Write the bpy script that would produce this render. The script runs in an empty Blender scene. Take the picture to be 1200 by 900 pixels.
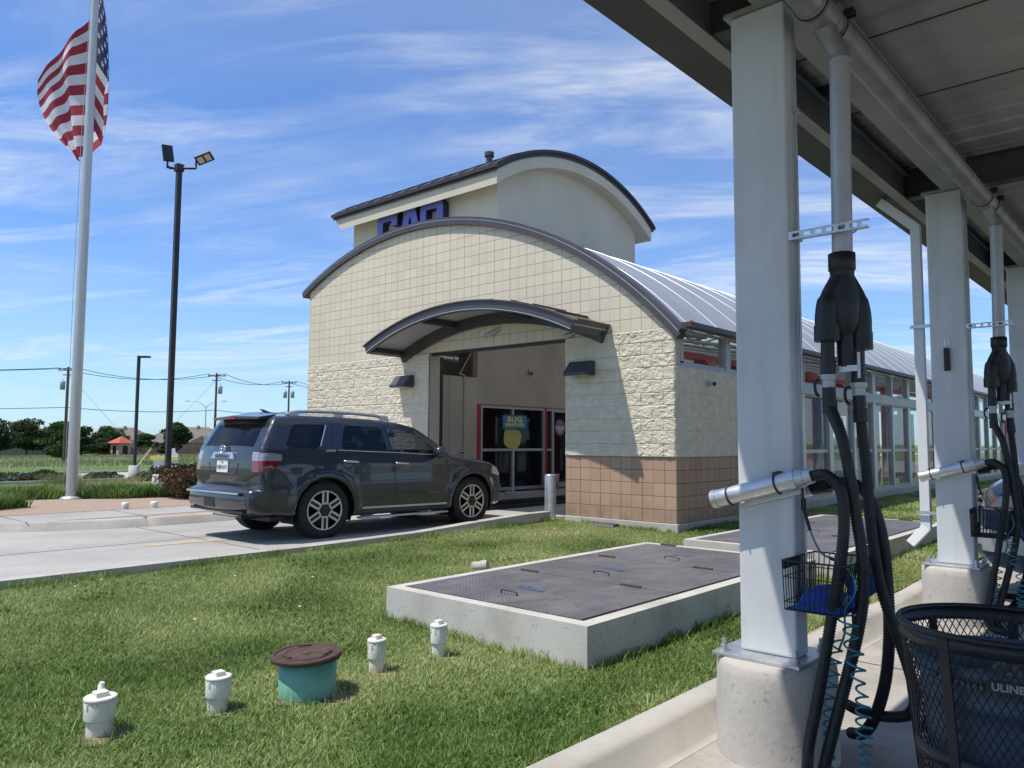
import bpy, bmesh, math, random
import numpy as np
from mathutils import Vector, Matrix
from mathutils.geometry import delaunay_2d_cdt
random.seed(7); RNG=np.random.default_rng(7)
SC=bpy.context.scene; COL=SC.collection; R=math.radians; PI=math.pi

# ------------------------------------------------------------------ materials
class NT:
    def __init__(s,mat):
        s.t=mat.node_tree; s.n=s.t.nodes; s.l=s.t.links
    def new(s,typ,**kw):
        nd=s.n.new(typ)
        for k,v in kw.items():
            if k.startswith('i_'): nd.inputs[k[2:].replace('_',' ')].default_value=v
            else: setattr(nd,k,v)
        return nd
    def link(s,a,b): s.l.new(a,b)
    def math(s,op,a,b=None,c=None):
        nd=s.n.new('ShaderNodeMath'); nd.operation=op
        for i,v in enumerate((a,b,c)):
            if v is None: continue
            if isinstance(v,(int,float)): nd.inputs[i].default_value=v
            else: s.l.new(v,nd.inputs[i])
        return nd.outputs[0]
    def mix(s,f,a,b,mode='MIX'):
        nd=s.n.new('ShaderNodeMix'); nd.data_type='RGBA'; nd.blend_type=mode
        for i,v in ((0,f),(6,a),(7,b)):
            if isinstance(v,(int,float)): nd.inputs[i].default_value=v
            elif isinstance(v,tuple): nd.inputs[i].default_value=(*v[:3],1)
            else: s.l.new(v,nd.inputs[i])
        return nd.outputs[2]
    def ramp(s,f,a,b,lo=0.0,hi=1.0):
        nd=s.n.new('ShaderNodeMapRange'); nd.inputs[1].default_value=a; nd.inputs[2].default_value=b
        nd.inputs[3].default_value=lo; nd.inputs[4].default_value=hi; s.l.new(f,nd.inputs[0]); return nd.outputs[0]
    def pos(s): return s.n.new('ShaderNodeNewGeometry').outputs['Position']
    def noise(s,scale,detail=4,rough=.55,vec=None,stretch=None,dist=0):
        v=vec if vec is not None else s.pos()
        if stretch:
            m=s.n.new('ShaderNodeMapping'); m.inputs['Scale'].default_value=stretch; s.l.new(v,m.inputs['Vector']); v=m.outputs[0]
        nd=s.n.new('ShaderNodeTexNoise'); nd.inputs['Scale'].default_value=scale; nd.inputs['Detail'].default_value=detail
        nd.inputs['Roughness'].default_value=rough; nd.inputs['Distortion'].default_value=dist; s.l.new(v,nd.inputs['Vector']); return nd.outputs['Fac']
    def bump(s,h,strength,dist=.01,normal=None):
        nd=s.n.new('ShaderNodeBump'); nd.inputs['Strength'].default_value=strength; nd.inputs['Distance'].default_value=dist
        s.l.new(h,nd.inputs['Height'])
        if normal is not None: s.l.new(normal,nd.inputs['Normal'])
        return nd.outputs[0]
def base(name):
    m=bpy.data.materials.new(name); m.use_nodes=True; nt=NT(m); b=nt.n['Principled BSDF']; return m,nt,b
def mat(name,col,col2=None,rough=.6,metal=0.,scale=3.,detail=5,bump=0.,bscale=80.,bdist=.005,spec=.5,coat=0.,
        stretch=None,dirt=None,dirt_amt=.4,dirt_scale=.8,dst=(1,1,.6),spots=0.,rvar=0.,lo=.35,hi=.65,emit=None):
    m,nt,b=base(name)
    c=(*col,1)
    b.inputs['Base Color'].default_value=c; b.inputs['Roughness'].default_value=rough; b.inputs['Metallic'].default_value=metal
    b.inputs['Specular IOR Level'].default_value=spec
    if coat: b.inputs['Coat Weight'].default_value=coat; b.inputs['Coat Roughness'].default_value=.04
    out=None
    if col2 is not None:
        f=nt.ramp(nt.noise(scale,detail,stretch=stretch),lo,hi); out=nt.mix(f,tuple(col),tuple(col2))
    if dirt is not None:
        f=nt.ramp(nt.noise(dirt_scale,6,.65,stretch=dst),.48,.72,0,dirt_amt); out=nt.mix(f,out if out is not None else tuple(col),tuple(dirt))
    if spots:
        f=nt.ramp(nt.noise(9,3,.6),.66,.74,0,spots); out=nt.mix(f,out if out is not None else tuple(col),tuple(x*.45 for x in col)); f=nt.ramp(nt.noise(38,2),.63,.70,0,spots*.8); out=nt.mix(f,out,tuple(x*.4 for x in col))
    if out is not None: nt.link(out,b.inputs['Base Color'])
    if rvar:
        f=nt.ramp(nt.noise(scale*2.3,4),.3,.7,max(0,rough-rvar),min(1,rough+rvar)); nt.link(f,b.inputs['Roughness'])
    if bump: nt.link(nt.bump(nt.noise(bscale,4),bump,bdist),b.inputs['Normal'])
    if emit: b.inputs['Emission Color'].default_value=(*emit[:3],1); b.inputs['Emission Strength'].default_value=emit[3]
    return m
def cell_mat(name,c1,c2,cw,ch,z0,gcol,gw=.006,rough=.85,stag=0.,var=1.):
    """scored block wall: grid grooves in world metres, each unit its own tone"""
    m,nt,b=base(name); sp=nt.new('ShaderNodeSeparateXYZ'); nt.link(nt.pos(),sp.inputs[0])
    u=nt.math('DIVIDE',nt.math('ADD',sp.outputs[0],sp.outputs[1]),cw); v=nt.math('DIVIDE',nt.math('SUBTRACT',sp.outputs[2],z0),ch)
    if stag: u=nt.math('ADD',u,nt.math('MULTIPLY',nt.math('MODULO',nt.math('FLOOR',v),2.0),stag))
    fu=nt.math('FRACT',u); fv=nt.math('FRACT',v)
    du=nt.math('MINIMUM',fu,nt.math('SUBTRACT',1.0,fu)); dv=nt.math('MINIMUM',fv,nt.math('SUBTRACT',1.0,fv))
    gu=nt.ramp(du,gw/cw*.5,gw/cw*1.1,1,0); gv=nt.ramp(dv,gw/ch*.5,gw/ch*1.1,1,0)
    # every second vertical is a real mortar joint: darker
    par=nt.math('MODULO',nt.math('ABSOLUTE',nt.math('FLOOR',nt.math('ADD',u,.5))),2.0)
    gu2=nt.math('MULTIPLY',gu,nt.math('ADD',.55,nt.math('MULTIPLY',par,.45)))
    g=nt.math('MAXIMUM',gu2,gv)
    cmb=nt.new('ShaderNodeCombineXYZ'); nt.link(nt.math('FLOOR',nt.math('MULTIPLY',u,.5)),cmb.inputs[0]); nt.link(nt.math('FLOOR',v),cmb.inputs[1])
    wn=nt.new('ShaderNodeTexWhiteNoise',noise_dimensions='3D'); nt.link(cmb.outputs[0],wn.inputs[0])
    f=nt.math('SUBTRACT',nt.math('MULTIPLY',nt.math('ADD',nt.math('MULTIPLY',wn.outputs[0],1.5),nt.ramp(nt.noise(.8,5),.3,.7)),.6*var),.2)
    c=nt.mix(f,c1,c2); c=nt.mix(nt.math('MULTIPLY',nt.ramp(nt.noise(60,3),.4,.7),.12),c,gcol)
    # faint run-off streaks
    c=nt.mix(nt.ramp(nt.noise(1.6,5,stretch=(3,3,.22)),.55,.8,0,.16),c,tuple(x*.55 for x in c1))
    spl=nt.math('MULTIPLY',nt.ramp(sp.outputs[2],.34,.75,.75,0),nt.ramp(nt.noise(6,6,.65,stretch=(1,1,.7)),.38,.62)); c=nt.mix(spl,c,(.20,.17,.135))
    c=nt.mix(nt.math('MULTIPLY',g,.85),c,gcol); nt.link(c,b.inputs['Base Color'])
    b.inputs['Roughness'].default_value=rough; b.inputs['Specular IOR Level'].default_value=.25
    h=nt.math('ADD',nt.math('MULTIPLY',g,-1.0),nt.math('MULTIPLY',nt.noise(120,3),.12))
    nt.link(nt.bump(h,.7,.006),b.inputs['Normal']); return m
def glass(name,tint=(.02,.025,.03),trans=.35,rough=.02,tcol=(.55,.6,.6)):
    m,nt,b=base(name); nt.n.remove(b); out=nt.n['Material Output']
    tr=nt.new('ShaderNodeBsdfTransparent'); tr.inputs[0].default_value=(*[x*trans for x in tcol],1)
    gl=nt.new('ShaderNodeBsdfGlossy'); gl.inputs['Roughness'].default_value=rough; gl.inputs[0].default_value=(.9,.93,.95,1)
    df=nt.new('ShaderNodeBsdfDiffuse'); df.inputs[0].default_value=(*tint,1)
    lw=nt.new('ShaderNodeLayerWeight'); lw.inputs[0].default_value=.5
    a=nt.new('ShaderNodeAddShader'); nt.link(tr.outputs[0],a.inputs[0]); nt.link(df.outputs[0],a.inputs[1])
    mx=nt.new('ShaderNodeMixShader'); nt.link(nt.math('ADD',nt.math('MULTIPLY',nt.math('POWER',lw.outputs['Facing'],5.0),.6),.035),mx.inputs[0]); nt.link(a.outputs[0],mx.inputs[1]); nt.link(gl.outputs[0],mx.inputs[2])
    nt.link(mx.outputs[0],out.inputs['Surface']); return m

# ------------------------------------------------------------------ mesh builder
class MB:
    def __init__(s): s.v=[]; s.f=[]; s.m=[]; s.sm=[]
    def add(s,vs,fs,mi=0,smooth=False):
        o=len(s.v); s.v+= [tuple(map(float,p)) for p in vs]; s.f+=[tuple(i+o for i in f) for f in fs]; s.m+=[mi]*len(fs); s.sm+=[smooth]*len(fs); return s
    def box(s,x0,x1,y0,y1,z0,z1,mi=0):
        if x0>x1:x0,x1=x1,x0
        if y0>y1:y0,y1=y1,y0
        if z0>z1:z0,z1=z1,z0
        return s.add([(x,y,z) for z in (z0,z1) for y in (y0,y1) for x in (x0,x1)],[(0,2,3,1),(4,5,7,6),(0,1,5,4),(2,6,7,3),(0,4,6,2),(1,3,7,5)],mi)
    def obox(s,c,ax,ay,az,mi=0):
        """oriented box: centre and three half-axis vectors"""
        c=Vector(c); ax=Vector(ax); ay=Vector(ay); az=Vector(az)
        vs=[c+ax*i+ay*j+az*k for k in (-1,1) for j in (-1,1) for i in (-1,1)]
        return s.add(vs,[(0,2,3,1),(4,5,7,6),(0,1,5,4),(2,6,7,3),(0,4,6,2),(1,3,7,5)],mi)
    def tube(s,path,r,n=12,mi=0,caps=True,closed=False):
        P=[Vector(p) for p in path]; k=len(P); rs=r if isinstance(r,(list,tuple)) else [r]*k
        T=[]
        for i in range(k):
            a=P[i-1] if (i>0 or closed) else P[i]; b=P[(i+1)%k] if (i<k-1 or closed) else P[i]
            t=(b-a); T.append(t.normalized() if t.length>1e-9 else Vector((0,0,1)))
        up=Vector((0,0,1)) if abs(T[0].z)<.9 else Vector((1,0,0))
        nrm=(up-T[0]*up.dot(T[0])).normalized(); vs=[]
        for i in range(k):
            nrm=(nrm-T[i]*nrm.dot(T[i])).normalized(); bn=T[i].cross(nrm)
            for j in range(n):
                a=2*PI*j/n; vs.append(P[i]+(nrm*math.cos(a)+bn*math.sin(a))*rs[i])
        fs=[]; kk=k if closed else k-1
        for i in range(kk):
            for j in range(n):
                a=i*n+j; b=i*n+(j+1)%n; c=((i+1)%k)*n+(j+1)%n; d=((i+1)%k)*n+j; fs.append((a,b,c,d))
        s.add(vs,fs,mi,True)
        if caps and not closed:
            s.add(vs[:n],[tuple(range(n-1,-1,-1))],mi); s.add(vs[-n:],[tuple(range(n))],mi)
        return s
    def cyl(s,p0,p1,r0,r1=None,n=20,mi=0,caps=True): return s.tube([p0,p1],[r0,r1 if r1 is not None else r0],n,mi,caps)
    def lathe(s,c,prof,n=28,mi=0,axis='z',smooth=True,caps=False):
        vs=[]
        for (r,h) in prof:
            for j in range(n):
                a=2*PI*j/n; q=(r*math.cos(a),r*math.sin(a),h)
                if axis=='x': q=(q[2],q[0],q[1])
                elif axis=='y': q=(q[0],q[2],q[1])
                vs.append((c[0]+q[0],c[1]+q[1],c[2]+q[2]))
        fs=[(i*n+j,i*n+(j+1)%n,(i+1)*n+(j+1)%n,(i+1)*n+j) for i in range(len(prof)-1) for j in range(n)]
        s.add(vs,fs,mi,smooth)
        if caps: s.add(vs[:n],[tuple(range(n))],mi); s.add(vs[-n:],[tuple(range(n))],mi)
        return s
    def prism(s,poly,a0,a1,axis='y',mi=0):
        """poly in the plane across axis: y->(x,z), x->(y,z), z->(x,y)"""
        def P(p,a): return {'y':(p[0],a,p[1]),'x':(a,p[0],p[1]),'z':(p[0],p[1],a)}[axis]
        n=len(poly); vs=[P(p,a0) for p in poly]+[P(p,a1) for p in poly]
        fs=[tuple(range(n-1,-1,-1)),tuple(range(n,2*n))]+[(i,(i+1)%n,n+(i+1)%n,n+i) for i in range(n)]
        return s.add(vs,fs,mi)
    def quad(s,a,b,c,d,mi=0): return s.add([a,b,c,d],[(0,1,2,3)],mi)
def setprops(o,label=None,cat=None,group=None,kind=None):
    if label: o['label']=label
    if cat: o['category']=cat
    if group: o['group']=group
    if kind: o['kind']=kind
    return o
def thing(name,label,cat,loc=(0,0,0),group=None):
    o=bpy.data.objects.new(name,None); o.empty_display_size=.2; COL.objects.link(o); o.location=loc
    o['_o']=list(map(float,loc)); return setprops(o,label,cat,group)
def obj(name,mb,mats,parent=None,loc=None,bevel=0,fixn=True,seg=2,label=None,rot=None):
    """one mesh object; vertices are world coordinates, stored relative to the thing's base (or to loc)"""
    if not isinstance(mats,(list,tuple)): mats=[mats]
    org=loc if loc is not None else (list(parent['_o']) if parent is not None else (0,0,0))
    me=bpy.data.meshes.new(name); V=np.array(mb.v,dtype=float)-np.array(org) if len(mb.v) else np.zeros((0,3))
    me.from_pydata(V.tolist(),[],mb.f); 
    for m in mats: me.materials.append(m)
    me.polygons.foreach_set('material_index',mb.m); me.polygons.foreach_set('use_smooth',mb.sm)
    if fixn:
        bm=bmesh.new(); bm.from_mesh(me); bmesh.ops.recalc_face_normals(bm,faces=bm.faces); bm.to_mesh(me); bm.free()
    me.update()
    o=bpy.data.objects.new(name,me); COL.objects.link(o)
    if parent is not None:
        o.parent=parent; o['_o']=list(map(float,org))
    else: o.location=org
    if bevel:
        b=o.modifiers.new('bevel','BEVEL'); b.width=bevel; b.segments=seg; b.limit_method='ANGLE'; b.angle_limit=R(40)
    if label: o['label']=label
    return o
def single(name,mb,mats,label,cat,group=None,loc=None,bevel=0,kind=None,**k):
    if loc is None:
        V=np.array(mb.v); loc=((V[:,0].min()+V[:,0].max())/2,(V[:,1].min()+V[:,1].max())/2,V[:,2].min())
        loc=tuple(float(x) for x in loc)
    o=obj(name,mb,mats,None,loc,bevel,**k); o['_o']=list(map(float,loc)); return setprops(o,label,cat,group,kind)
def struct(name,mb,mats,**k):
    o=obj(name,mb,mats,None,(0,0,0),**k); o['kind']='structure'; return o
def dup(root,loc,label=None,rotz=None,scale=None):
    r=root.copy(); COL.objects.link(r); r.location=loc; r['_o']=list(map(float,loc))
    if label: r['label']=label
    if rotz is not None: r.rotation_euler=(0,0,rotz)
    if scale is not None: r.scale=scale if isinstance(scale,tuple) else (scale,)*3
    def rec(a,b):
        for ch in list(a.children):
            c=ch.copy(); COL.objects.link(c); c.parent=b; rec(ch,c)
    rec(root,r); return r
def text_mb(txt,size,extrude,font_off=0,spacing=1.0,shear=0):
    cu=bpy.data.curves.new('t','FONT'); cu.body=txt; cu.size=size; cu.extrude=extrude; cu.offset=font_off; cu.space_character=spacing; cu.shear=shear
    cu.align_x='CENTER'; cu.align_y='CENTER'; cu.resolution_u=4
    o=bpy.data.objects.new('t',cu); COL.objects.link(o); dg=bpy.context.evaluated_depsgraph_get(); me=bpy.data.meshes.new_from_object(o.evaluated_get(dg))
    vs=[tuple(v.co) for v in me.vertices]; fs=[tuple(p.vertices) for p in me.polygons]
    bpy.data.objects.remove(o); bpy.data.curves.remove(cu); bpy.data.meshes.remove(me); return vs,fs
def put_text(mb,txt,size,c,ux,uz,extrude=.002,mi=0,**k):
    """text on a plane: centre c, right vector ux, up vector uz"""
    vs,fs=text_mb(txt,size,extrude,**k); ux=Vector(ux).normalized(); uz=Vector(uz).normalized(); n=ux.cross(uz); c=Vector(c)
    mb.add([c+ux*v[0]+uz*v[1]+n*v[2] for v in vs],fs,mi); return mb
def spline(pts,n=8):
    P=[Vector(p) for p in pts]; P=[P[0]*2-P[1]]+P+[P[-1]*2-P[-2]]; out=[]
    for i in range(1,len(P)-2):
        a,b,c,d=P[i-1:i+3]
        for k in range(n):
            t=k/n; out.append(.5*((2*b)+(c-a)*t+(2*a-5*b+4*c-d)*t*t+(3*b-a-3*c+d)*t**3))
    out.append(P[-2]); return out
# smooth value noise (numpy)
def vnoise(x,y,seed=0):
    xi=np.floor(x).astype(int); yi=np.floor(y).astype(int); xf=x-xi; yf=y-yi
    def h(a,b):
        n=(a*374761393+b*668265263+seed*1442695041)&0xffffffff; n=((n^(n>>13))*1274126177)&0xffffffff; return ((n^(n>>16))&0xffff)/65535.0
    u=xf*xf*(3-2*xf); v=yf*yf*(3-2*yf)
    return (h(xi,yi)*(1-u)+h(xi+1,yi)*u)*(1-v)+(h(xi,yi+1)*(1-u)+h(xi+1,yi+1)*u)*v
def fbm(x,y,o=4,seed=0):
    s=0;a=1;t=0
    for i in range(o): s=s+a*vnoise(x*2**i,y*2**i,seed+i*17); t+=a; a*=.55
    return s/t
# ------------------------------------------------------------------ palette
M={}
M['concrete']=mat('concrete',(.42,.40,.365),(.50,.48,.44),.85,scale=1.3,bump=.25,bscale=90,dirt=(.26,.24,.21),dirt_amt=.45,dirt_scale=1.1,spec=.25)
M['drive']=mat('driveway_concrete',(.345,.335,.31),(.42,.405,.375),.85,scale=.9,detail=8,bump=.2,bscale=120,dirt=(.27,.255,.235),dirt_amt=.65,dirt_scale=.6,dst=(1.9,.35,1),spots=.5,spec=.25)
M['slab']=mat('slab_concrete',(.34,.315,.28),(.43,.40,.355),.85,scale=1.8,bump=.35,bscale=140,dirt=(.19,.17,.15),dirt_amt=.6,dirt_scale=1.7,spots=.6,spec=.25)
M['kerb']=mat('kerb_concrete',(.41,.385,.34),(.49,.46,.41),.85,scale=2.2,bump=.4,bscale=110,dirt=(.27,.25,.215),dirt_amt=.6,dirt_scale=2,spec=.25)
M['pedestal']=mat('pedestal_concrete',(.44,.415,.375),(.52,.49,.44),.88,scale=2,bump=.5,bscale=26,bdist=.006,dirt=(.36,.335,.30),dirt_amt=.7,dirt_scale=2.4,dst=(1.4,1.4,.5),spots=.5,spec=.2)
M['vault']=mat('vault_concrete',(.50,.48,.43),(.56,.54,.49),.85,scale=3,bump=.3,bscale=60,dirt=(.30,.28,.245),dirt_amt=.6,dirt_scale=2.2,spots=.8,spec=.2)
M['gravel']=mat('gravel',(.34,.245,.185),(.47,.365,.295),.95,scale=34,detail=3,bump=1.,bscale=38,bdist=.03,spec=.1)
M['soil']=mat('soil',(.10,.12,.04),(.19,.18,.08),.95,scale=9,bump=.6,bscale=30,spec=.1)
M['asphalt']=mat('dark_joint',(.05,.05,.05),None,.9)
M['road']=mat('road_concrete',(.42,.40,.38),(.48,.46,.44),.85,scale=.3,spec=.2)
M['mown']=mat('mown_grass',(.10,.17,.045),(.15,.22,.07),.95,scale=1.5,bump=.6,bscale=8,bdist=.05,spec=.1)
M['trim']=mat('bronze_trim',(.085,.073,.075),(.10,.087,.088),.42,.35,scale=2,spec=.4)
M['trimdark']=mat('dark_trim',(.03,.028,.03),None,.5,.2)
M['cream']=mat('cream_stucco',(.55,.50,.40),(.60,.545,.44),.9,scale=1.2,bump=.2,bscale=160,dirt=(.42,.38,.31),dirt_amt=.25,spec=.2)
M['stone']=mat('split_face_block',(.60,.54,.42),(.70,.635,.505),.92,scale=7,detail=6,bump=.7,bscale=55,bdist=.012,spec=.15)
M['stonejamb']=mat('plain_block',(.50,.455,.36),(.56,.51,.41),.92,scale=4,bump=.3,bscale=90,spec=.15)
M['scored']=cell_mat('scored_block',(.625,.555,.425),(.685,.61,.475),.2032,.2032,.365,(.30,.26,.20),.0065,.88)
M['tile']=cell_mat('terracotta_block',(.40,.262,.178),(.475,.325,.23),.2032,.2032,.365,(.17,.105,.07),.0065,.85,var=1.2)
M['brown']=mat('taupe_panel',(.47,.405,.32),(.51,.445,.355),.75,scale=1,dirt=(.17,.15,.12),dirt_amt=.3,spec=.3)
M['alu']=mat('aluminium',(.50,.52,.54),None,.38,.6,scale=3,spec=.5)
M['frame']=mat('window_frame',(.36,.38,.40),(.42,.44,.46),.4,.5,scale=2)
M['red']=mat('red_paint',(.42,.02,.03),(.48,.03,.04),.45,scale=2)
M['glass']=glass('window_glass',(.010,.013,.014),.90,.02,(.93,.97,.95))
M['darkglass']=glass('dark_glass',(.006,.007,.009),.12)
M['dullpipe']=mat('dull_pipe',(.24,.24,.235),(.32,.32,.31),.5,.45,scale=5,dirt=(.15,.15,.14),dirt_amt=.5,dirt_scale=3)
M['droppipe']=mat('drop_pipe_grey',(.40,.41,.42),(.46,.47,.48),.42,.3,scale=5,dirt=(.25,.25,.25),dirt_amt=.4,dirt_scale=3)
M['galv']=mat('galvanised',(.52,.53,.54),(.62,.63,.64),.38,.75,scale=9,rvar=.1,bump=.05,bscale=60,dirt=(.36,.36,.36),dirt_amt=.4,dirt_scale=6)
M['white']=mat('white_pvc',(.70,.68,.60),(.77,.75,.68),.45,scale=8,dirt=(.45,.42,.35),dirt_amt=.35,dirt_scale=9,spec=.4)
M['colpaint']=mat('pale_grey_paint',(.53,.55,.565),(.60,.62,.635),.38,scale=2.5,rvar=.08,bump=.05,bscale=20,dirt=(.43,.44,.43),dirt_amt=.55,dirt_scale=3.,dst=(2,2,.3),spec=.45)
M['black']=mat('black_plastic',(.012,.013,.016),(.02,.021,.025),.42,scale=12,bump=.1,bscale=60,spec=.4)
M['hose']=mat('black_hose',(.012,.012,.014),(.022,.022,.025),.5,scale=20,spec=.4)
M['deck']=mat('deck_metal',(.36,.36,.33),(.42,.42,.385),.5,.3,scale=1.2,dirt=(.22,.21,.19),dirt_amt=.5,dirt_scale=.8)
M['beam']=mat('beam_paint',(.27,.28,.28),(.33,.34,.34),.5,.2,scale=1.5,dirt=(.16,.15,.14),dirt_amt=.5)
M['beamdark']=mat('dark_beam',(.05,.053,.06),(.08,.083,.09),.5,.2,scale=1.5)
M['rust']=mat('rusty_iron',(.075,.050,.043),(.125,.078,.062),.75,.3,scale=14,bump=.4,bscale=70,spec=.3)
M['green']=mat('green_pvc',(.13,.36,.27),(.18,.43,.33),.5,scale=6,dirt=(.10,.22,.16),dirt_amt=.4,dirt_scale=8)
M['bluepaint']=mat('blue_marking',(.035,.075,.22),(.10,.105,.15),.8,scale=20)
M['pole']=mat('brushed_pole',(.50,.49,.46),(.56,.55,.52),.42,.55,scale=3,stretch=(6,6,.4),rvar=.08)
M['blackpole']=mat('bronze_pole',(.022,.022,.024),(.035,.035,.037),.42,.2,scale=4)
M['wood']=mat('weathered_wood',(.11,.085,.065),(.17,.135,.10),.9,scale=6,stretch=(5,5,.3),spec=.1)

# ------------------------------------------------------------------ camera, sun, sky
CAMP=Vector((6.067,-10.629,1.6)); yaw,pit,rol=-.7275,.0754,.0053
fw=Vector((math.sin(yaw)*math.cos(pit),math.cos(yaw)*math.cos(pit),math.sin(pit))); rt=Vector((math.cos(yaw),-math.sin(yaw),0)); up=rt.cross(fw)
r2=rt*math.cos(rol)+up*math.sin(rol); u2=up*math.cos(rol)-rt*math.sin(rol)
cam=bpy.data.cameras.new('camera'); co=bpy.data.objects.new('camera',cam); COL.objects.link(co)
co.matrix_world=Matrix(((r2.x,u2.x,-fw.x,CAMP.x),(r2.y,u2.y,-fw.y,CAMP.y),(r2.z,u2.z,-fw.z,CAMP.z),(0,0,0,1)))
cam.sensor_width=36; cam.lens=36*907/1200; cam.clip_end=6000; cam.clip_start=.05; SC.camera=co
tosun=Vector((-.6,-1,2.4)).normalized(); el=math.asin(tosun.z)
sl=bpy.data.lights.new('sun','SUN'); sl.energy=4.8; sl.angle=R(.5); sl.color=(1,.94,.835); so=bpy.data.objects.new('sun',sl); COL.objects.link(so)
so.rotation_euler=tosun.to_track_quat('Z','Y').to_euler(); so.location=(0,0,30)
w=bpy.data.worlds.new('World'); SC.world=w; w.use_nodes=True; nt=NT(w); bg=nt.n['Background']
sky=nt.new('ShaderNodeTexSky'); sky.sky_type='NISHITA'; sky.sun_disc=False; sky.sun_elevation=el; sky.sun_rotation=math.atan2(tosun.x,tosun.y)
sky.air_density=1.0; sky.dust_density=.35; sky.ozone_density=1.6; sky.altitude=100
tc=nt.new('ShaderNodeTexCoord').outputs['Generated']; sp=nt.new('ShaderNodeSeparateXYZ'); nt.link(tc,sp.inputs[0])
dz=nt.math('ADD',nt.math('MAXIMUM',sp.outputs[2],0.0),.10)
cb=nt.new('ShaderNodeCombineXYZ'); nt.link(nt.math('DIVIDE',sp.outputs[0],dz),cb.inputs[0]); nt.link(nt.math('DIVIDE',sp.outputs[1],dz),cb.inputs[1])
def wisps(rotz,scale,stretch,lo,hi,detail=9,rough=.62,dist=.6,off=(0,0,0)):
    m0=nt.new('ShaderNodeMapping'); m0.inputs['Rotation'].default_value=(0,0,rotz); nt.link(cb.outputs[0],m0.inputs['Vector']); mp=nt.new('ShaderNodeMapping'); mp.inputs['Scale'].default_value=stretch; mp.inputs['Location'].default_value=off
    nt.link(m0.outputs[0],mp.inputs['Vector']); return nt.ramp(nt.noise(scale,detail,rough,vec=mp.outputs[0],dist=dist),lo,hi)
a=wisps(R(-32),1.0,(.62,1.75,1),.45,.72,11,.66,1.1,off=(3.1,1.7,0)); b=wisps(R(-40),2.6,(.5,2.1,1),.42,.74,10,.66,.9,off=(1.3,7.2,0)); big=wisps(R(20),.42,(1,1.3,1),.34,.56,4,off=(5,2.2,0))
cl=nt.math('ADD',nt.math('MULTIPLY',a,.72),nt.math('MULTIPLY',nt.math('MULTIPLY',a,b),.9)); cl=nt.math('MULTIPLY',cl,big)
cl=nt.math('ADD',cl,nt.math('MULTIPLY',wisps(R(-44),.5,(.6,1.4,1),.40,.80,7,off=(9,4,0)),.22))
cl=nt.math('MINIMUM',nt.math('MULTIPLY',cl,nt.ramp(sp.outputs[2],.0,.12)),.85)
hz=nt.ramp(sp.outputs[2],0.0,.22,.30,0)
skyc=nt.mix(1.0,sky.outputs[0],(.68,.93,1.30),'MULTIPLY')
c1=nt.mix(hz,skyc,(4.2,6.2,7.6)); c2=nt.mix(cl,c1,(6.2,6.6,7.1)); nt.link(c2,bg.inputs[0]); bg.inputs[1].default_value=.14
SC.view_settings.view_transform='Standard'; SC.view_settings.look='None'; SC.view_settings.exposure=0; SC.view_settings.gamma=1
SC.cycles.max_bounces=8; SC.cycles.transparent_max_bounces=12; SC.cycles.use_denoising=True

# ------------------------------------------------------------------ ground
def TZ(x): return float(np.interp(x,[-3000,-400,-185,-73,-47,-33,-27.9,-14,-10.9,-6.75,-6.7],[-2.2,-2.2,-1.97,-.85,-.5,-.42,-.35,.3,.38,.40,-.06]))
def G(x,y): return .235-.02*x+.007*min(y,6.)+.03*float(fbm(np.float64(x*.8),np.float64(y*.8),3,4))-.015
m,nt2,b2=base('field_ground'); s3=nt2.new('ShaderNodeSeparateXYZ'); nt2.link(nt2.pos(),s3.inputs[0])
c=nt2.mix(nt2.ramp(nt2.noise(.09,6,.6,stretch=(2.5,.6,1)),.38,.62),(.13,.19,.055),(.27,.27,.13)); c=nt2.mix(nt2.ramp(nt2.noise(.9,5),.4,.7,0,.6),c,(.08,.14,.04))
nt2.link(c,b2.inputs['Base Color']); b2.inputs['Roughness'].default_value=1; b2.inputs['Specular IOR Level'].default_value=.1
nt2.link(nt2.bump(nt2.noise(2.5,6),.8,.4),b2.inputs['Normal']); M['field']=m
g=MB(); xs=[-3000,-1000,-400,-185,-120,-73,-60,-47,-40,-33,-27.9,-20,-14,-10.9,-8.5,-6.75,-6.7,0,10,60,3000]; ys=[-3000,-400,-60,-20,0,30,80,300,3000]
vs=[(x,y,TZ(x)) for x in xs for y in ys]; n=len(ys)
g.add(vs,[(i*n+j,(i+1)*n+j,(i+1)*n+j+1,i*n+j+1) for i in range(len(xs)-1) for j in range(n-1)]); struct('ground',g,M['field'])
def strip(name,xa,xb,ya,yb,mi,dz=.01,nx=6):
    g=MB(); X=np.linspace(xa,xb,nx); vs=[(x,y,TZ(x)+dz) for x in X for y in (ya,yb)]
    g.add(vs,[(2*i,2*i+2,2*i+3,2*i+1) for i in range(nx-1)]); return struct(name,g,mi)
strip('mown_verge',-66,-47.1,-400,600,M['mown'],.02); strip('road',-47,-34.2,-400,600,M['road'],.02,3)
g=MB()
for x in (-47.0,-34.2): g.box(x-.12,x+.12,-400,600,TZ(x)-.1,TZ(x)+.15)
struct('road_kerb',g,M['kerb'])
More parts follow.
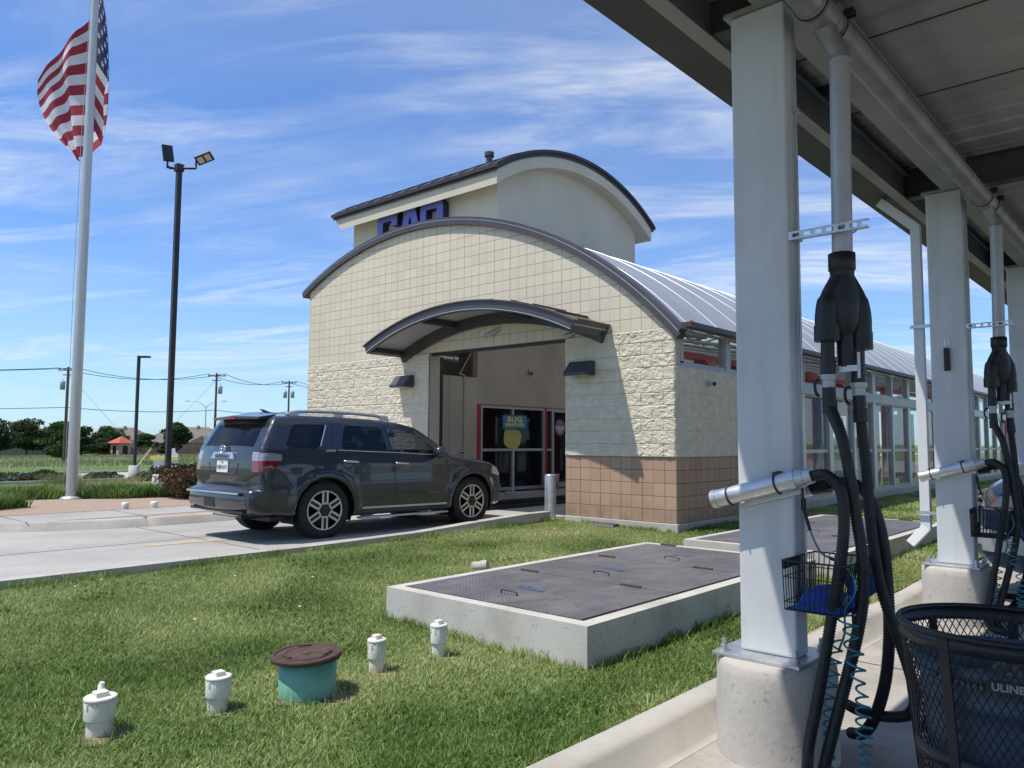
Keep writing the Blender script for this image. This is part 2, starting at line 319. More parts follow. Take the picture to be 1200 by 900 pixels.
# entrance drive
g=MB(); g.box(-11,-2.25,-60,0,-.05,.30); g.box(-5.8,-2.25,0,40,-.05,.299); 
CURB=[(3.2,-5.95),(-4.6,-5.95),(-5.4,-5.98),(-6.0,-6.08),(-6.6,-6.30),(-7.1,-6.62),(-7.7,-7.1),(-8.4,-7.9),(-9.2,-9.1),(-9.9,-10.6),(-10.4,-12.4),(-10.7,-15),(-10.8,-40)]
struct('driveway',g,M['drive'])
g=MB() # expansion joints
for y in (-9.4,-5.6,-1.9): g.box(-9,-2.3,y-.006,y+.006,.300,.3025)
g.box(-4.1,-4.088,-40,-.05,.300,.3025)
struct('driveway_joint',g,M['asphalt'])
g=MB(); g.add([(-3.83,-6.42,.304),(-3.70,-6.42,.304),(-3.42,-4.1,.304),(-3.52,-4.1,.304)],[(0,1,2,3)])
single('lane_stripe',g,mat('worn_yellow',(.55,.38,.13),(.50,.46,.38),.85,scale=18,lo=.35,hi=.6),'short worn yellow stripe painted on the driveway behind the grey SUV','road marking')
# raised bed west of the drive: kerb, gravel, pavement
def cx(y):
    ys_=[p[0] for p in CURB][::-1]; xs_=[p[1] for p in CURB][::-1]; return float(np.interp(y,ys_,xs_))
P=spline([(x,y,0) for y,x in CURB],5)
g=MB(); sec=[(0,.30),(.015,.41),(.035,.43),(.16,.43),(.16,.30)]; vs=[]
for i,p in enumerate(P):
    a=P[max(0,i-1)]; bq=P[min(len(P)-1,i+1)]; t=(bq-a).normalized(); nn=Vector((t.y,-t.x,0)) # points west
    if nn.x>0: nn=-nn
    for d,z in sec: vs.append(p+nn*(d-.06*(1 if z<.35 and d==0 else 0))+Vector((0,0,z)))
k=len(sec); g.add(vs,[(i*k+j,i*k+j+1,(i+1)*k+j+1,(i+1)*k+j) for i in range(len(P)-1) for j in range(k-1)],0,True); struct('kerb',g,M['kerb'])
def bed(name,xw,xe,ya,yb,z,mt,yslope=True):
    g=MB(); Y=np.linspace(ya,yb,40); vs=[]
    for y in Y:
        c=cx(y)-.14; a=min(xw,c) if xw is not None else -60; e=min(xe,c); a=min(a,e); vs+=[(a,y,z if a>-9 else TZ(a)+.02),(e,y,z)]
    g.add(vs,[(2*i,2*i+1,2*i+3,2*i+2) for i in range(len(Y)-1)]); return struct(name,g,mt)
bed('gravel_strip',-6.45,-5.9,-10.7,3,.424,M['gravel']); bed('pavement',-7.74,-6.45,-10.7,3,.428,M['drive'])
g=MB(); Y=np.linspace(-10.7,3,30); vs=[]
for y in Y:
    e=min(-7.74,cx(y)-.14); vs+=[(-13.5,y,.335),(-10.9,y,.405),(min(-9.2,e),y,.418),(e,y,.424)]
g.add(vs,[(4*i+j,4*i+j+1,4*i+j+5,4*i+j+4) for i in range(len(Y)-1) for j in range(3)]); struct('gravel_bed',g,M['gravel'])
g=MB()
for x in (-7.738,): g.box(x-.01,x+.006,-7.2,3,.424,.431)
for y in (-6.9,-5.3,-3.8,-2.3): g.box(-7.73,-6.46,y-.006,y+.006,.4285,.4305)
struct('pavement_joint',g,M['asphalt'])
# lawn sheet + slab + kerb by the vacuum bays
def lawn_sheet(x0,x1,y0,y1,st=.12):
    X=np.arange(x0,x1+st*.5,st); Y=np.arange(y0,y1+st*.5,st); g=MB(); vs=[(x,y,G(x,y)) for x in X for y in Y]; n=len(Y)
    g.add(vs,[(i*n+j,(i+1)*n+j,(i+1)*n+j+1,i*n+j+1) for i in range(len(X)-1) for j in range(n-1)],0,True); return g
g=lawn_sheet(-2.30,3.78,-14,0.1,.14); struct('lawn_soil',g,M['soil'])
g=lawn_sheet(-.02,3.78,0,34,.3); struct('lawn_soil_far',g,M['soil'])
g=MB(); g.box(3.9,60,-60,70,-.04,0); struct('vacuum_bay_slab',g,M['slab'])
g=MB()
for y in (-8.9,-4.55,-.4,3.7): g.box(4.0,14,y-.006,y+.006,0,.003)
struct('slab_joint',g,M['asphalt'])
g=MB(); prof=[(3.70,-.05),(3.705,.125),(3.73,.145),(3.86,.145),(3.90,.125),(3.955,.002),(4.02,.002)]
Y=np.linspace(-14,36,60); k=len(prof)
vs=[(x+.012*math.sin(y*1.7),y,z+(.006*math.sin(y*2.3+x) if z>.1 else 0)) for y in Y for x,z in prof]
g.add(vs,[(i*k+j,i*k+j+1,(i+1)*k+j+1,(i+1)*k+j) for i in range(len(Y)-1) for j in range(k-1)],0,True); struct('vacuum_bay_kerb',g,M['kerb'])
# raised kerb where the lawn meets the drive near the door
g=MB(); Y=[-14,-9,-5,-3.2,-2.0,-.9,-.30]; Z=[.305,.305,.305,.33,.39,.432,.435]
vs=[]
for y,z in zip(Y,Z): vs+=[(-2.42,y,.28),(-2.42,y,z),(-2.24,y,z),(-2.24,y,.08)]
g.add(vs,[(4*i+j,4*i+j+1,4*i+j+5,4*i+j+4) for i in range(len(Y)-1) for j in range(3)]+[(24,25,26,27),(0,1,2,3)]); struct('driveway_edge',g,M['kerb'])
# ------------------------------------------------------------------ car wash building
BW=thing('car_wash_building','cream block car wash with a curved vault roof, arched awning and long glazed side','building',(0,0,.1))
AC=(-6.27,-2.45); AR=8.50
def arcz(x,r=AR): return AC[1]+math.sqrt(max(0,r*r-(x-AC[0])**2))
X0=-9.98; OL,OR_=-5.66,-2.147; SZ=3.413; TZ_=1.381
# front wall backing
g=MB(); pts=[(X0,SZ),(-.12,SZ)]+[(x,arcz(x)) for x in np.linspace(-.12,X0,49)]
g.prism(pts,0,.30,'y'); obj('gable_wall',g,M['scored'],BW)
for q in ((X0,OL,.02,.30,TZ_,SZ-.002),(OR_,-.02,.02,.30,TZ_,SZ-.002),(-.30,-.02,.302,5.1,TZ_,2.80)): g=MB(); g.box(*q); obj('block_wall',g,M['stonejamb'],BW)
for q in ((X0,OL,0,.298,.365,TZ_-.002),(OR_,0,0,.298,.365,TZ_-.002),(-.30,0,.3,5.1,.365,TZ_-.002)): g=MB(); g.box(*q); obj('tile_wall',g,M['tile'],BW)
g=MB(); g.box(OR_-.004,.03,-.03,.3,.05,.363); g.box(-.32,.03,.3,5.1,.05,.363); g.box(X0,OL-.05,-.03,.3,.05,.363); g.box(-.3,.03,5.1,40,.05,.44)
obj('foundation',g,M['concrete'],BW,bevel=.01)
def split_face(u0,u1,z0,z1,fn,seed,du=.0135,uneven=True,wrap=0):
    nu=int((u1-u0)/du)+1; nz=int((z1-z0)/du)+1; U=np.linspace(u0,u1,nu); Z=np.linspace(z0,z1,nz); UU,ZZ=np.meshgrid(U,Z,indexing='ij')
    row=np.floor((ZZ-.365)/.2032).astype(int); off=(row%2)*.2032; cu=(UU+off)/.4064; cell=np.floor(cu).astype(int)
    fu=np.abs(cu-np.round(cu))*.4064; fz=(ZZ-.365)/.2032; fz=np.abs(fz-np.round(fz))*.2032
    edge=np.clip(np.minimum(fu*1.6,fz)/.012,0,1)
    h=fbm(UU*10+cell*.35,ZZ*12+row*.6,5,seed); h2=fbm(UU*4+cell*.5,ZZ*4+row*.8,3,seed+5)
    rd=np.abs(fbm(UU*22,ZZ*26+row*.7,4,seed+9)-.5)*2; rd2=np.abs(fbm(UU*9,ZZ*14,3,seed+3)-.5)*2
    d=(.42+.58*edge)*(.010+.020*(h-.3)+.016*(h2-.4)+.013*(.5-rd)+.013*(.4-rd2))
    e=np.clip(np.minimum(UU-u0,u1-UU)/.02,0,1)
    P=np.stack(fn(UU,ZZ,d*(.35+.65*e)),-1).reshape(-1,3); g=MB(); n=nz
    g.v=P.tolist(); idx=[(i*n+j,(i+1)*n+j,(i+1)*n+j+1,i*n+j+1) for i in range(nu-1) for j in range(nz-1)]
    g.f=idx; g.m=[0]*len(idx); g.sm=[False]*len(idx); return g
g=split_face(OR_,0.0,TZ_,SZ,lambda U,Z,d:(U,-.005-d,Z),3); obj('split_face_pier',g,M['stone'],BW,fixn=False)
g=split_face(X0,OL-.0,TZ_,SZ,lambda U,Z,d:(U,-.005-d,Z),11,.018); obj('split_face_pier',g,M['stone'],BW,fixn=False)
g=split_face(-.022,5.1,TZ_,2.80,lambda U,Z,d:(.004+d*.8,U,Z),21,.016); obj('split_face_side',g,M['stone'],BW,fixn=False)
g=MB(); g.box(-.06,.006,-.008,.14,2.80,3.42); obj('corner_pier',g,M['stonejamb'],BW)
# jamb lining
g=MB(); g.box(OL-.02,OL+.03,.302,.36,.30,3.36); g.box(OL,OR_,.06,.12,3.36,3.41); obj('door_frame',g,M['trimdark'],BW)
# vault roof
def arcstrip(r0,r1,a0,a1,y0,y1,n,c=AC):
    vs=[];
    for i in range(n+1):
        a=a0+(a1-a0)*i/n
        for r,y in ((r0,y0),(r1,y0),(r1,y1),(r0,y1)): vs.append((c[0]+r*math.cos(a),y,c[1]+r*math.sin(a)))
    fs=[(4*i+j,4*i+(j+1)%4,4*i+4+(j+1)%4,4*i+4+j) for i in range(n) for j in range(4)]+[(0,1,2,3),(4*n+3,4*n+2,4*n+1,4*n)]
    return vs,fs
def ang(x,r,c=AC): return math.acos((x-c[0])/r)
aR=ang(-.06,8.56); aL=ang(X0-.2,8.56)
m,nq,bq_=base('roof_sheet'); sp_=nq.new('ShaderNodeSeparateXYZ'); nq.link(nq.pos(),sp_.inputs[0])
cc=nq.mix(nq.ramp(nq.noise(1.2,5,stretch=(1,2,1)),.35,.65),(.50,.545,.59),(.57,.61,.65)); nq.link(cc,bq_.inputs['Base Color']); bq_.inputs['Metallic'].default_value=.15; bq_.inputs['Roughness'].default_value=.42
wv=nq.math('SINE',nq.math('MULTIPLY',sp_.outputs[1],52.0)); nq.link(nq.bump(wv,.25,.01),bq_.inputs['Normal'])
trn=nq.new('ShaderNodeBsdfTranslucent'); trn.inputs[0].default_value=(.80,.84,.86,1); mxs=nq.new('ShaderNodeMixShader'); mxs.inputs[0].default_value=.40; nq.link(bq_.outputs[0],mxs.inputs[1]); nq.link(trn.outputs[0],mxs.inputs[2]); nq.link(mxs.outputs[0],nq.n['Material Output'].inputs['Surface']); M['roofsheet']=m
g=MB(); g.add([(AC[0]+8.57*math.cos(aR+(aL-aR)*i/72),y,AC[1]+8.57*math.sin(aR+(aL-aR)*i/72)) for i in range(73) for y in (.12,40)],[(2*i,2*i+1,2*i+3,2*i+2) for i in range(72)],0,True); roof=obj('roof',g,M['roofsheet'],BW)
g=MB()
for y in np.arange(.62,40,1.2):
    vs,fs=arcstrip(8.571,8.592,aR,aL,y-.018,y+.018,60); g.add(vs,fs,0,True)
obj('roof_seam',g,mat('seam_cap',(.66,.69,.71),None,.4,.3),BW)
# edge flashing: two bands
g=MB(); vs,fs=arcstrip(8.495,8.60,ang(.06,8.5),ang(X0-.20,8.5),-.075,.13,80); g.add(vs,fs); vs,fs=arcstrip(8.602,8.66,ang(.13,8.65),ang(X0-.26,8.65),-.055,.16,80); g.add(vs,fs); obj('roof_flashing',g,M['trim'],BW)
g=MB(); vs,fs=arcstrip(8.594,8.602,ang(.10,8.6),ang(X0-.22,8.6),-.079,-.05,80); g.add(vs,fs); obj('flashing_drip',g,M['alu'],BW)
g=MB(); g.box(.19,.233,.11,.158,3.478,3.505); obj('eave_end_cap',g,M['red'],BW)
g=MB(); g.box(-.02,.20,.16,40,3.425,3.50); g.box(.20,.235,.16,40,3.41,3.475); obj('eave_gutter',g,M['trim'],BW)
# side glazing
def window(x0,x1,y0,y1,z0,z1,nm='window'):
    fr=MB(); t=.035
    fr.box(x0,x1,y0,y1,z0,z0+t); fr.box(x0,x1,y0,y1,z1-t,z1); fr.box(x0,x1,y0,y0+t,z0+t,z1-t); fr.box(x0,x1,y1-t,y1,z0+t,z1-t)
    w_=obj(nm,fr,M['frame'],BW); pn=MB(); xm=(x0+x1)/2; pn.box(xm-.004,xm+.004,y0+t*.9,y1-t*.9,z0+t*.9,z1-t*.9); obj('pane',pn,M['glass'],w_); return w_
for i,(a,b_) in enumerate(((.16,1.72),(1.90,3.46),(3.64,5.02))): window(-.10,-.02,a,b_,2.86,3.42)
g=MB(); g.box(-.28,.012,.14,5.1,2.80,2.862); obj('window_sill',g,M['frame'],BW)
for y in (1.72,3.46,5.02): g=MB(); g.box(-.14,0,y+.002,y+.178,2.864,3.424); obj('mullion',g,M['frame'],BW)
yb=[5.20+1.525*i for i in range(23)]
for i in range(len(yb)):
    g=MB(); y=yb[i]; wd=.11 if i%2 else .05; g.box(-.16,.0,y-wd,y+wd,.44,3.424); obj('mullion',g,M['alu'],BW)
g=MB(); g.box(-.15,.03,5.1,38.8,2.63,2.84); g.box(-.15,.02,5.1,38.8,.441,.52); obj('transom',g,M['frame'],BW)
for i in range(len(yb)-1):
    a=yb[i]+(.11 if i%2 else .05)+.002; b_=yb[i+1]-(.11 if (i+1)%2 else .05)-.002
    if i<14:
        window(-.11,-.03,a,b_,2.842,3.42); mid=(a+b_)/2
        window(-.11,-.03,a,b_,1.45,2.628); window(-.11,-.03,a,b_,.522,1.448)
# far side wall and structure inside
g=MB(); g.box(X0,X0+.25,.3,40,.05,2.0); g.box(X0,X0+.25,.3,7,2.0,5.15)
for y in range(7,40,3): g.box(X0,X0+.25,y,y+.3,2.0,5.2)
g.box(X0,X0+.25,7,40,4.6,5.2); obj('rear_wall',g,M['cream'],BW)
g=MB(); g.box(-9.7,-5.82,.31,40,.05,.452); g.box(-2.24,-.32,.31,40,.05,.30); obj('floor',g,M['concrete'],BW)
for y in np.arange(8,39,6.1):
    g=MB(); g.box(-5.6,-5.3,y,y+.3,.44,5.2); obj('steel_post',g,M['red'],BW); g=MB(); g.box(-1.0,-.8,y-.4,y-.2,.3,3.3); obj('steel_post',g,M['red'],BW)
g=MB()
for y in np.arange(1.6,39,3.05):
    for (xa,za,xb,zb) in ((-9.6,5.3,-.3,3.45),(-9.6,5.3,-6.3,5.95),(-6.3,5.95,-.3,3.62),(-6.3,5.95,-5,4.4),(-5,4.4,-3.6,4.9),(-3.6,4.9,-2.2,3.85),(-2.2,3.85,-1.3,4.1)):
        g.cyl((xa,y,za),(xb,y,zb),.045,n=6)
obj('roof_truss',g,mat('truss_grey',(.45,.45,.46),None,.6,.2),BW)
g=MB()
for y in np.arange(2.2,12,1.6):
    g.cyl((-1.6,y,3.15),(-1.6,y+.4,3.15),.20,n=14); g.box(-1.75,-1.45,y+.1,y+.3,2.4,3.3)
g.box(-1.7,-1.5,1,30,3.3,3.42); obj('wash_arch_equipment',g,M['red'],BW)
redp=mat('equipment_red',(.62,.05,.055),(.66,.10,.10),.5,scale=2); palep=mat('equipment_pale',(.62,.58,.58),(.5,.45,.46),.6,scale=3)
for y,w_ in ((5.45,.65),(7.9,.35),(11.2,.55),(12.9,.3),(14.2,.5),(17.3,.6),(20.5,.5),(23,.5)):
    g=MB(); g.box(-.62,-.5,y,y+w_,.32,2.75); g.box(-.62,-.5,y+w_*.2,y+w_*.8,2.9,3.35); obj('red_panel',g,redp,BW)
for y,w_ in ((6.5,.5),(9.6,.6),(12.4,.3),(15.6,.5),(18.8,.5)):
    g=MB(); g.box(-1.0,-.8,y,y+w_,.32,1.7); g.box(-1.0,-.9,y,y+w_,2.0,2.3); obj('equipment_cabinet',g,palep,BW)
brm=mat('brush_blue',(.03,.08,.25),(.20,.22,.26),.9,scale=8)
for y in (9.5,13.5,17.2,22): g=MB(); g.box(-3.9,-1.2,y,y+.25,2.9,3.2); g.box(-1.5,-1.2,y,y+.25,.3,2.9); g.cyl((-1.35,y+.12,.5),(-1.35,y+.12,2.6),.32,n=12); obj('wash_brush',g,brm,BW)
# inner bay wall at the door
IX=-6.0
g=MB(); g.box(IX-.12,IX,.305,1.765,.45,3.04); obj('service_panel',g,M['brown'],BW,bevel=.006)
g=MB(); g.box(IX,IX+.012,.90,.915,.5,3.03); g.box(IX,IX+.012,.315,.33,.5,3.03); g.cyl((IX+.02,1.33,.5),(IX+.02,1.33,3.06),.016,n=8); g.cyl((IX+.02,1.33,3.06),(IX+.02,1.15,3.10),.016,n=8); obj('conduit',g,M['brown'],BW)
g=MB(); g.box(IX-.12,IX,1.765,5.2,2.46,6.05); g.box(IX-.12,IX,5.2,9,.45,6.05); g.box(IX-.118,IX-.002,.302,1.763,3.86,5.9); obj('bay_wall',g,M['brown'],BW)
g=MB(); g.box(-8.2,-8.0,.32,3.6,.45,5.2); obj('back_room_wall',g,M['cream'],BW)
g=MB(); g.cyl((IX-.35,.25,3.45),(IX-.35,1.35,3.45),.075,n=14); g.cyl((IX-.35,1.30,3.45),(IX-.35,1.42,3.45),.095,n=14); g.tube(spline([(IX-.1,1.75,3.75),(IX-.12,1.5,3.35),(IX-.1,1.3,3.1)],4),.008,6); obj('duct',g,M['galv'],BW)
# storefront
g=MB()
for (a,b_) in ((1.86,1.93),(2.93,2.99),(4.08,4.14),(4.42,4.50),(5.12,5.2)): g.box(IX-.10,IX+.01,a,b_,.5,2.44)
for a,b_ in ((1.93,2.93),(2.99,4.08)):
    for z0,z1 in ((.5,.57),(1.40,1.46),(2.38,2.44)): g.box(IX-.095,IX+.005,a,b_,z0,z1)
g.box(IX-.095,IX+.005,4.20,4.42,2.38,2.44); g.box(IX-.095,IX+.005,4.50,5.12,2.36,2.44); g.box(IX-.095,IX+.005,4.50,5.12,.5,.62); g.box(IX-.095,IX+.005,4.2,4.42,1.40,1.45)
sf=obj('storefront_frame',g,M['alu'],BW)
g=MB(); g.box(IX-.052,IX-.046,1.90,5.15,.52,2.42); obj('pane',g,M['darkglass'],sf)
g=MB(); g.box(IX-.10,IX+.03,1.768,1.858,.452,2.458); g.box(IX-.10,IX+.03,4.145,4.20,.452,2.458); g.box(IX-.1,IX+.02,1.86,5.2,2.442,2.458); obj('red_pilaster',g,M['red'],BW)
g=MB(); g.box(-9.6,-9.5,1.77,9,.46,2.5); g.box(-9.6,IX-.13,3.62,3.7,.46,2.46) ; g.box(-9.5,IX-.13,1.77,9,2.462,2.52)
for y,z,h in ((2.1,.5,.9),(2.5,1.5,.5),(3.1,.6,1.0),(3.6,1.5,.45)): g.box(-7.4,-7.0,y,y+.35,z,z+h)
obj('shop_interior',g,mat('shop_shelf',(.05,.08,.14),(.12,.10,.10),.8,scale=3),BW)
g=MB(); n=36
def disc(mb,c,r,n=36,mi=0,r0=0,a0=0,a1=2*PI,dx=.0):
    vs=[]; 
    for i in range(n+1):
        a=a0+(a1-a0)*i/n; vs.append((c[0]+dx,c[1]+r*math.cos(a),c[2]+r*math.sin(a))); vs.append((c[0]+dx,c[1]+r0*math.cos(a),c[2]+r0*math.sin(a)))
    mb.add(vs,[(2*i,2*i+2,2*i+3,2*i+1) for i in range(n)],mi)
dc=(IX-.040,4.80,1.98); disc(g,dc,.20,mi=0); disc(g,dc,.17,mi=1,dx=.002); disc(g,dc,.135,mi=0,a0=PI*.06,a1=PI*.94,dx=.004,r0=.075); disc(g,dc,.135,mi=2,a0=PI*1.1,a1=PI*1.9,dx=.004,r0=.05); g.box(dc[0],dc[0]+.005,dc[1]-.15,dc[1]+.15,dc[2]-.03,dc[2]+.03,3)
obj('round_sticker',g,[mat('sticker_orange',(.5,.16,.07),None,.5),mat('sticker_blue',(.05,.16,.38),None,.5),mat('sticker_light',(.35,.5,.65),None,.5),mat('sticker_white',(.6,.6,.6),None,.5)],BW)
# conveyor rails in the floor
g=MB()
for x in (-5.02,-4.78,-4.22): g.box(x-.02,x+.02,-1.0,9,.301,.36)
g.box(-5.5,-5.35,-.2,12,.301,.34); cv=single('conveyor_track',g,[M['trimdark']],'dark steel guide rails of the wash conveyor on the floor inside the doorway','track')
g=MB(); g.box(-4.75,-4.25,-.9,9,.300,.306); g.box(-5.34,-5.04,-.9,9,.3005,.305); obj('conveyor_belt',g,M['asphalt'],cv)
# awning
AW=(-3.87,-2.216); 
def a2(x,r): return math.acos((x-AW[0])/r)
g=MB(); a0,a1=a2(-1.23,6.31),a2(-6.51,6.31)
vs,fs=arcstrip(6.18,6.31,a0,a1,-1.0,-.94,44,AW); g.add(vs,fs); vs,fs=arcstrip(6.313,6.338,a0-.004,a1+.004,-1.03,-.90,44,AW); g.add(vs,fs); vs,fs=arcstrip(6.145,6.178,a0,a1,-.985,-.95,44,AW); g.add(vs,fs)
aw=obj('awning',g,M['trim'],BW)
g=MB(); vs,fs=arcstrip(6.168,6.179,a0,a1,-1.012,-.986,44,AW); g.add(vs,fs); obj('awning_drip',g,M['alu'],aw)
g=MB(); vs,fs=arcstrip(6.27,6.33,a0,a1,-.938,-.01,44,AW); g.add(vs,fs)
for k in range(12):
    a=a0+(a1-a0)*k/11; vs,fs=arcstrip(6.332,6.365,a-.0025,a+.0025,-.89,-.01,1,AW); g.add(vs,fs)
obj('awning_roof',g,M['trim'],aw)
g=MB(); vs,fs=arcstrip(6.245,6.268,a0+.002,a1-.002,-.93,-.05,44,AW); g.add(vs,fs); obj('awning_soffit',g,mat('soffit_sheet',(.40,.41,.40),(.46,.47,.46),.55,.2,scale=2,bump=.4,bscale=9,stretch=None),aw)
g=MB(); vs,fs=arcstrip(6.03,6.24,a0,a1,-.11,-.01,44,AW); g.add(vs,fs)
for a in (a0+.012,a0+(a1-a0)*.32,a0+(a1-a0)*.68,a1-.012): vs,fs=arcstrip(6.13,6.24,a-.008,a+.008,-.94,-.11,1,AW); g.add(vs,fs)
obj('awning_frame',g,M['beamdark'],aw)
# tower
TW=(-9.98,-4.95,1.25,6.62)
tc_=(3.92,2.76); TR=5.57
def tz(y,r): return tc_[1]+math.sqrt(r*r-(y-tc_[0])**2)
g=MB(); poly=[(TW[2],5.1),(TW[3],5.1)]+[(y,tz(y,TR-.30)) for y in np.linspace(TW[3],TW[2],24)]
g.prism(poly,TW[0],TW[1],'x'); obj('tower',g,M['cream'],BW)
g=MB()
def tarc(r0,r1,y0,y1,x0,x1,n=32,slant=0):
    vs=[]
    for i in range(n+1):
        y=y0+(y1-y0)*i/n; t=(y-tc_[0])
        for r,x in ((r0,x0),(r1,x0-slant),(r1,x1),(r0,x1)):
            a=math.acos(max(-1,min(1,t/r))); vs.append((x,tc_[0]+r*math.cos(a),tc_[1]+r*math.sin(a)))
    return vs,[(4*i+j,4*i+(j+1)%4,4*i+4+(j+1)%4,4*i+4+j) for i in range(n) for j in range(4)]+[(0,1,2,3),(4*n+3,4*n+2,4*n+1,4*n)]
vs,fs=tarc(TR-.385,TR-.14,.90,6.95,-10.06,-4.65,slant=.24); g.add(vs,fs); obj('tower_fascia',g,M['cream'],BW)
g=MB(); vs,fs=tarc(TR-.139,TR-.07,.86,7.02,-10.34,-4.62); g.add(vs,fs); vs,fs=tarc(TR-.069,TR,.82,7.06,-10.38,-4.58); g.add(vs,fs)
for x in np.arange(-10.2,-4.7,.45): vs,fs=tarc(TR+.001,TR+.018,.82,7.06,x-.012,x+.012); g.add(vs,fs)
obj('tower_roof',g,mat('dark_bronze_roof',(.04,.034,.036),(.055,.047,.048),.5,.3,scale=2),BW)
g=MB(); g.cyl((-6.2,2.3,8.0),(-6.2,2.3,8.32),.075,n=16); g.cyl((-6.2,2.3,8.32),(-6.2,2.3,8.42),.115,n=16); obj('vent_pipe',g,M['trim'],BW)
def letter(mb,polys,x,y0,y1,z,h,k=1.0):
    for P in polys: mb.prism([(x+a,z+b*h) for a,b in P],y0,y1,'y')
LT={'C':[[(0,.12),(.10,0),(.73,0),(.73,.20),(.24,.20),(.20,.24),(.20,.76),(.24,.80),(.73,.80),(.73,1),(.10,1),(0,.88)],[(.53,.66),(.73,.66),(.73,.799),(.53,.799)]],
 'A':[[(0,0),(.22,0),(.46,.80),(.46,1),(.30,1)],[(.4605,.80),(.4605,1),(.62,1),(.92,0),(.70,0)],[(.25,.24),(.67,.24),(.61,.42),(.31,.42)]],
 'R':[[(0,0),(.20,0),(.20,1),(0,1)],[(.201,.80),(.66,.80),(.76,.88),(.66,1),(.201,1)],[(.56,.55),(.76,.55),(.76,.879),(.66,.799),(.56,.799)],[(.201,.38),(.66,.38),(.76,.549),(.201,.549)],[(.50,.379),(.70,.379),(.80,0),(.58,0)]]}
for ch,x in (('C',-8.76),('A',-8.02),('R',-7.20)):
    g=MB(); letter(g,LT[ch],x,1.06,1.23,6.10,1.0); q=obj('sign_letter',g,mat('letter_side',(.02,.02,.06),None,.5),BW)
    g=MB(); letter(g,LT[ch],x,1.045,1.058,6.10,1.0); obj('letter_face',g,mat('letter_blue',(.115,.125,.40),(.14,.15,.44),.45,scale=3),q)
# wall lamps and cameras
def wall_lamp(x,z,label):
    t=thing('wall_lamp',label,'wall lamp',(x,-.03,z-.12),'wall lamps on the facade')
    b_=MB(); b_.prism([(-.03,z-.12),(-.30,z-.12),(-.30,z-.07),(-.12,z+.13),(-.03,z+.13)],x-.24,x+.24,'x'); obj('housing',b_,M['beamdark'],t,bevel=.012)
    b_=MB()
    for k in range(7): b_.box(x-.20,x+.20,-.285+.026*k,-.278+.026*k,z-.066+.029*k,z-.058+.029*k)
    obj('louvre',b_,M['black'],t)
    b_=MB(); b_.box(x-.2,x+.2,-.26,-.08,z-.124,z-.1205); obj('lens',b_,M['alu'],t)
wall_lamp(-6.33,2.85,'dark wedge wall lamp left of the doorway on rough block wall'); wall_lamp(-1.74,2.85,'dark wedge wall lamp right of the doorway on rough block wall')
def camera_th(c,d,label,ln=.20):
    c=Vector(c); d=Vector(d).normalized(); t=thing('security_camera',label,'security camera',tuple(c),'security cameras on the building')
    b_=MB(); b_.cyl(c,c+Vector(d)*ln*.3+Vector((0,0,-.02)),.03,n=10); obj('bracket',b_,M['galv'],t)
    b_=MB(); b_.cyl(c+d*ln*.3+Vector((0,0,-.03)),c+d*ln*1.3+Vector((0,0,-.05)),.042,.045,n=16); obj('body',b_,M['alu'],t)
    b_=MB(); b_.cyl(c+d*ln*1.3+Vector((0,0,-.05)),c+d*ln*1.34+Vector((0,0,-.052)),.032,n=12); obj('lens',b_,M['black'],t)
camera_th((-3.72,-.01,3.74),(-.7,-.6,-.35),'bullet security camera under the arched awning above the doorway')
camera_th((-1.95,-.01,3.50),(-.9,-.4,-.05),'small camera tucked under the right end of the awning',.13)
camera_th((.03,1.02,2.60),(.6,-.45,.05),'pale bullet security camera on the side wall below the windows',.16)
camera_th((IX+.01,1.28,1.42),(.8,-.5,0),'white round camera beside the conduit on the inner bay wall',.10)
camera_th((IX+.01,3.55,3.36),(.7,-.3,-.5),'tiny camera high on the taupe wall above the storefront',.09)
camera_th((IX+.01,.42,2.22),(.7,-.3,-.3),'little dome camera near the left door frame inside the bay',.05)
# ---- bollard, sign, bucket
t=thing('bollard','galvanised steel bollard at the kerb end beside the doorway','bollard',(-2.47,.03,.30))
g=MB(); g.lathe((-2.47,-.02,0),[(.1,.30),(.1,1.03),(.094,1.045),(.07,1.05),(0.001,1.05)],28); obj('post',g,M['galv'],t)
t=thing('promotional_sign','blue board lettered bug remover on a stand before the storefront','sign',(-5.62,2.55,.452))
g=MB(); g.box(-5.80,-5.42,2.50,2.60,.453,.50); g.box(-5.63,-5.60,2.53,2.57,.5,1.5); obj('stand',g,mat('sign_stand',(.5,.52,.55),None,.5),t)
sr=Vector((.60,.80,0)).normalized(); sn=Vector((.8,-.6,0)).normalized(); cS=Vector((-5.58,2.55,2.06)); zv=Vector((0,0,1))
g=MB(); g.obox(cS,sr*.27,sn*.010,zv*.145,0); obj('board',g,[mat('sign_blue',(.05,.22,.42),None,.5)],t,bevel=.005)
g=MB(); g.obox(cS-sn*.002,sr*.282,sn*.008,zv*.157,0); obj('board_edge',g,mat('sign_edge',(.03,.07,.12),None,.5),t)
g=MB(); put_text(g,'BUG',.165,cS+sn*.013+zv*.055,sr,zv,.001,font_off=.006,spacing=1.1); put_text(g,'REMOVER',.098,cS+sn*.013-zv*.065,sr,zv,.001,font_off=.004); obj('lettering',g,mat('sign_yellow',(.80,.66,.08),None,.5),t)
g=MB(); E_=[(math.cos(a)*.20+.02*math.cos(2*a),math.sin(a)*.26+.03*math.sin(3*a+1)) for a in np.linspace(0,2*PI,28,endpoint=False)]
pv=[cS-sn*.03+sr*p[0]*1.0+zv*(p[1]-.36)-sr*.06 for p in E_]; n=len(pv); pv2=[p-sn*.015 for p in pv]
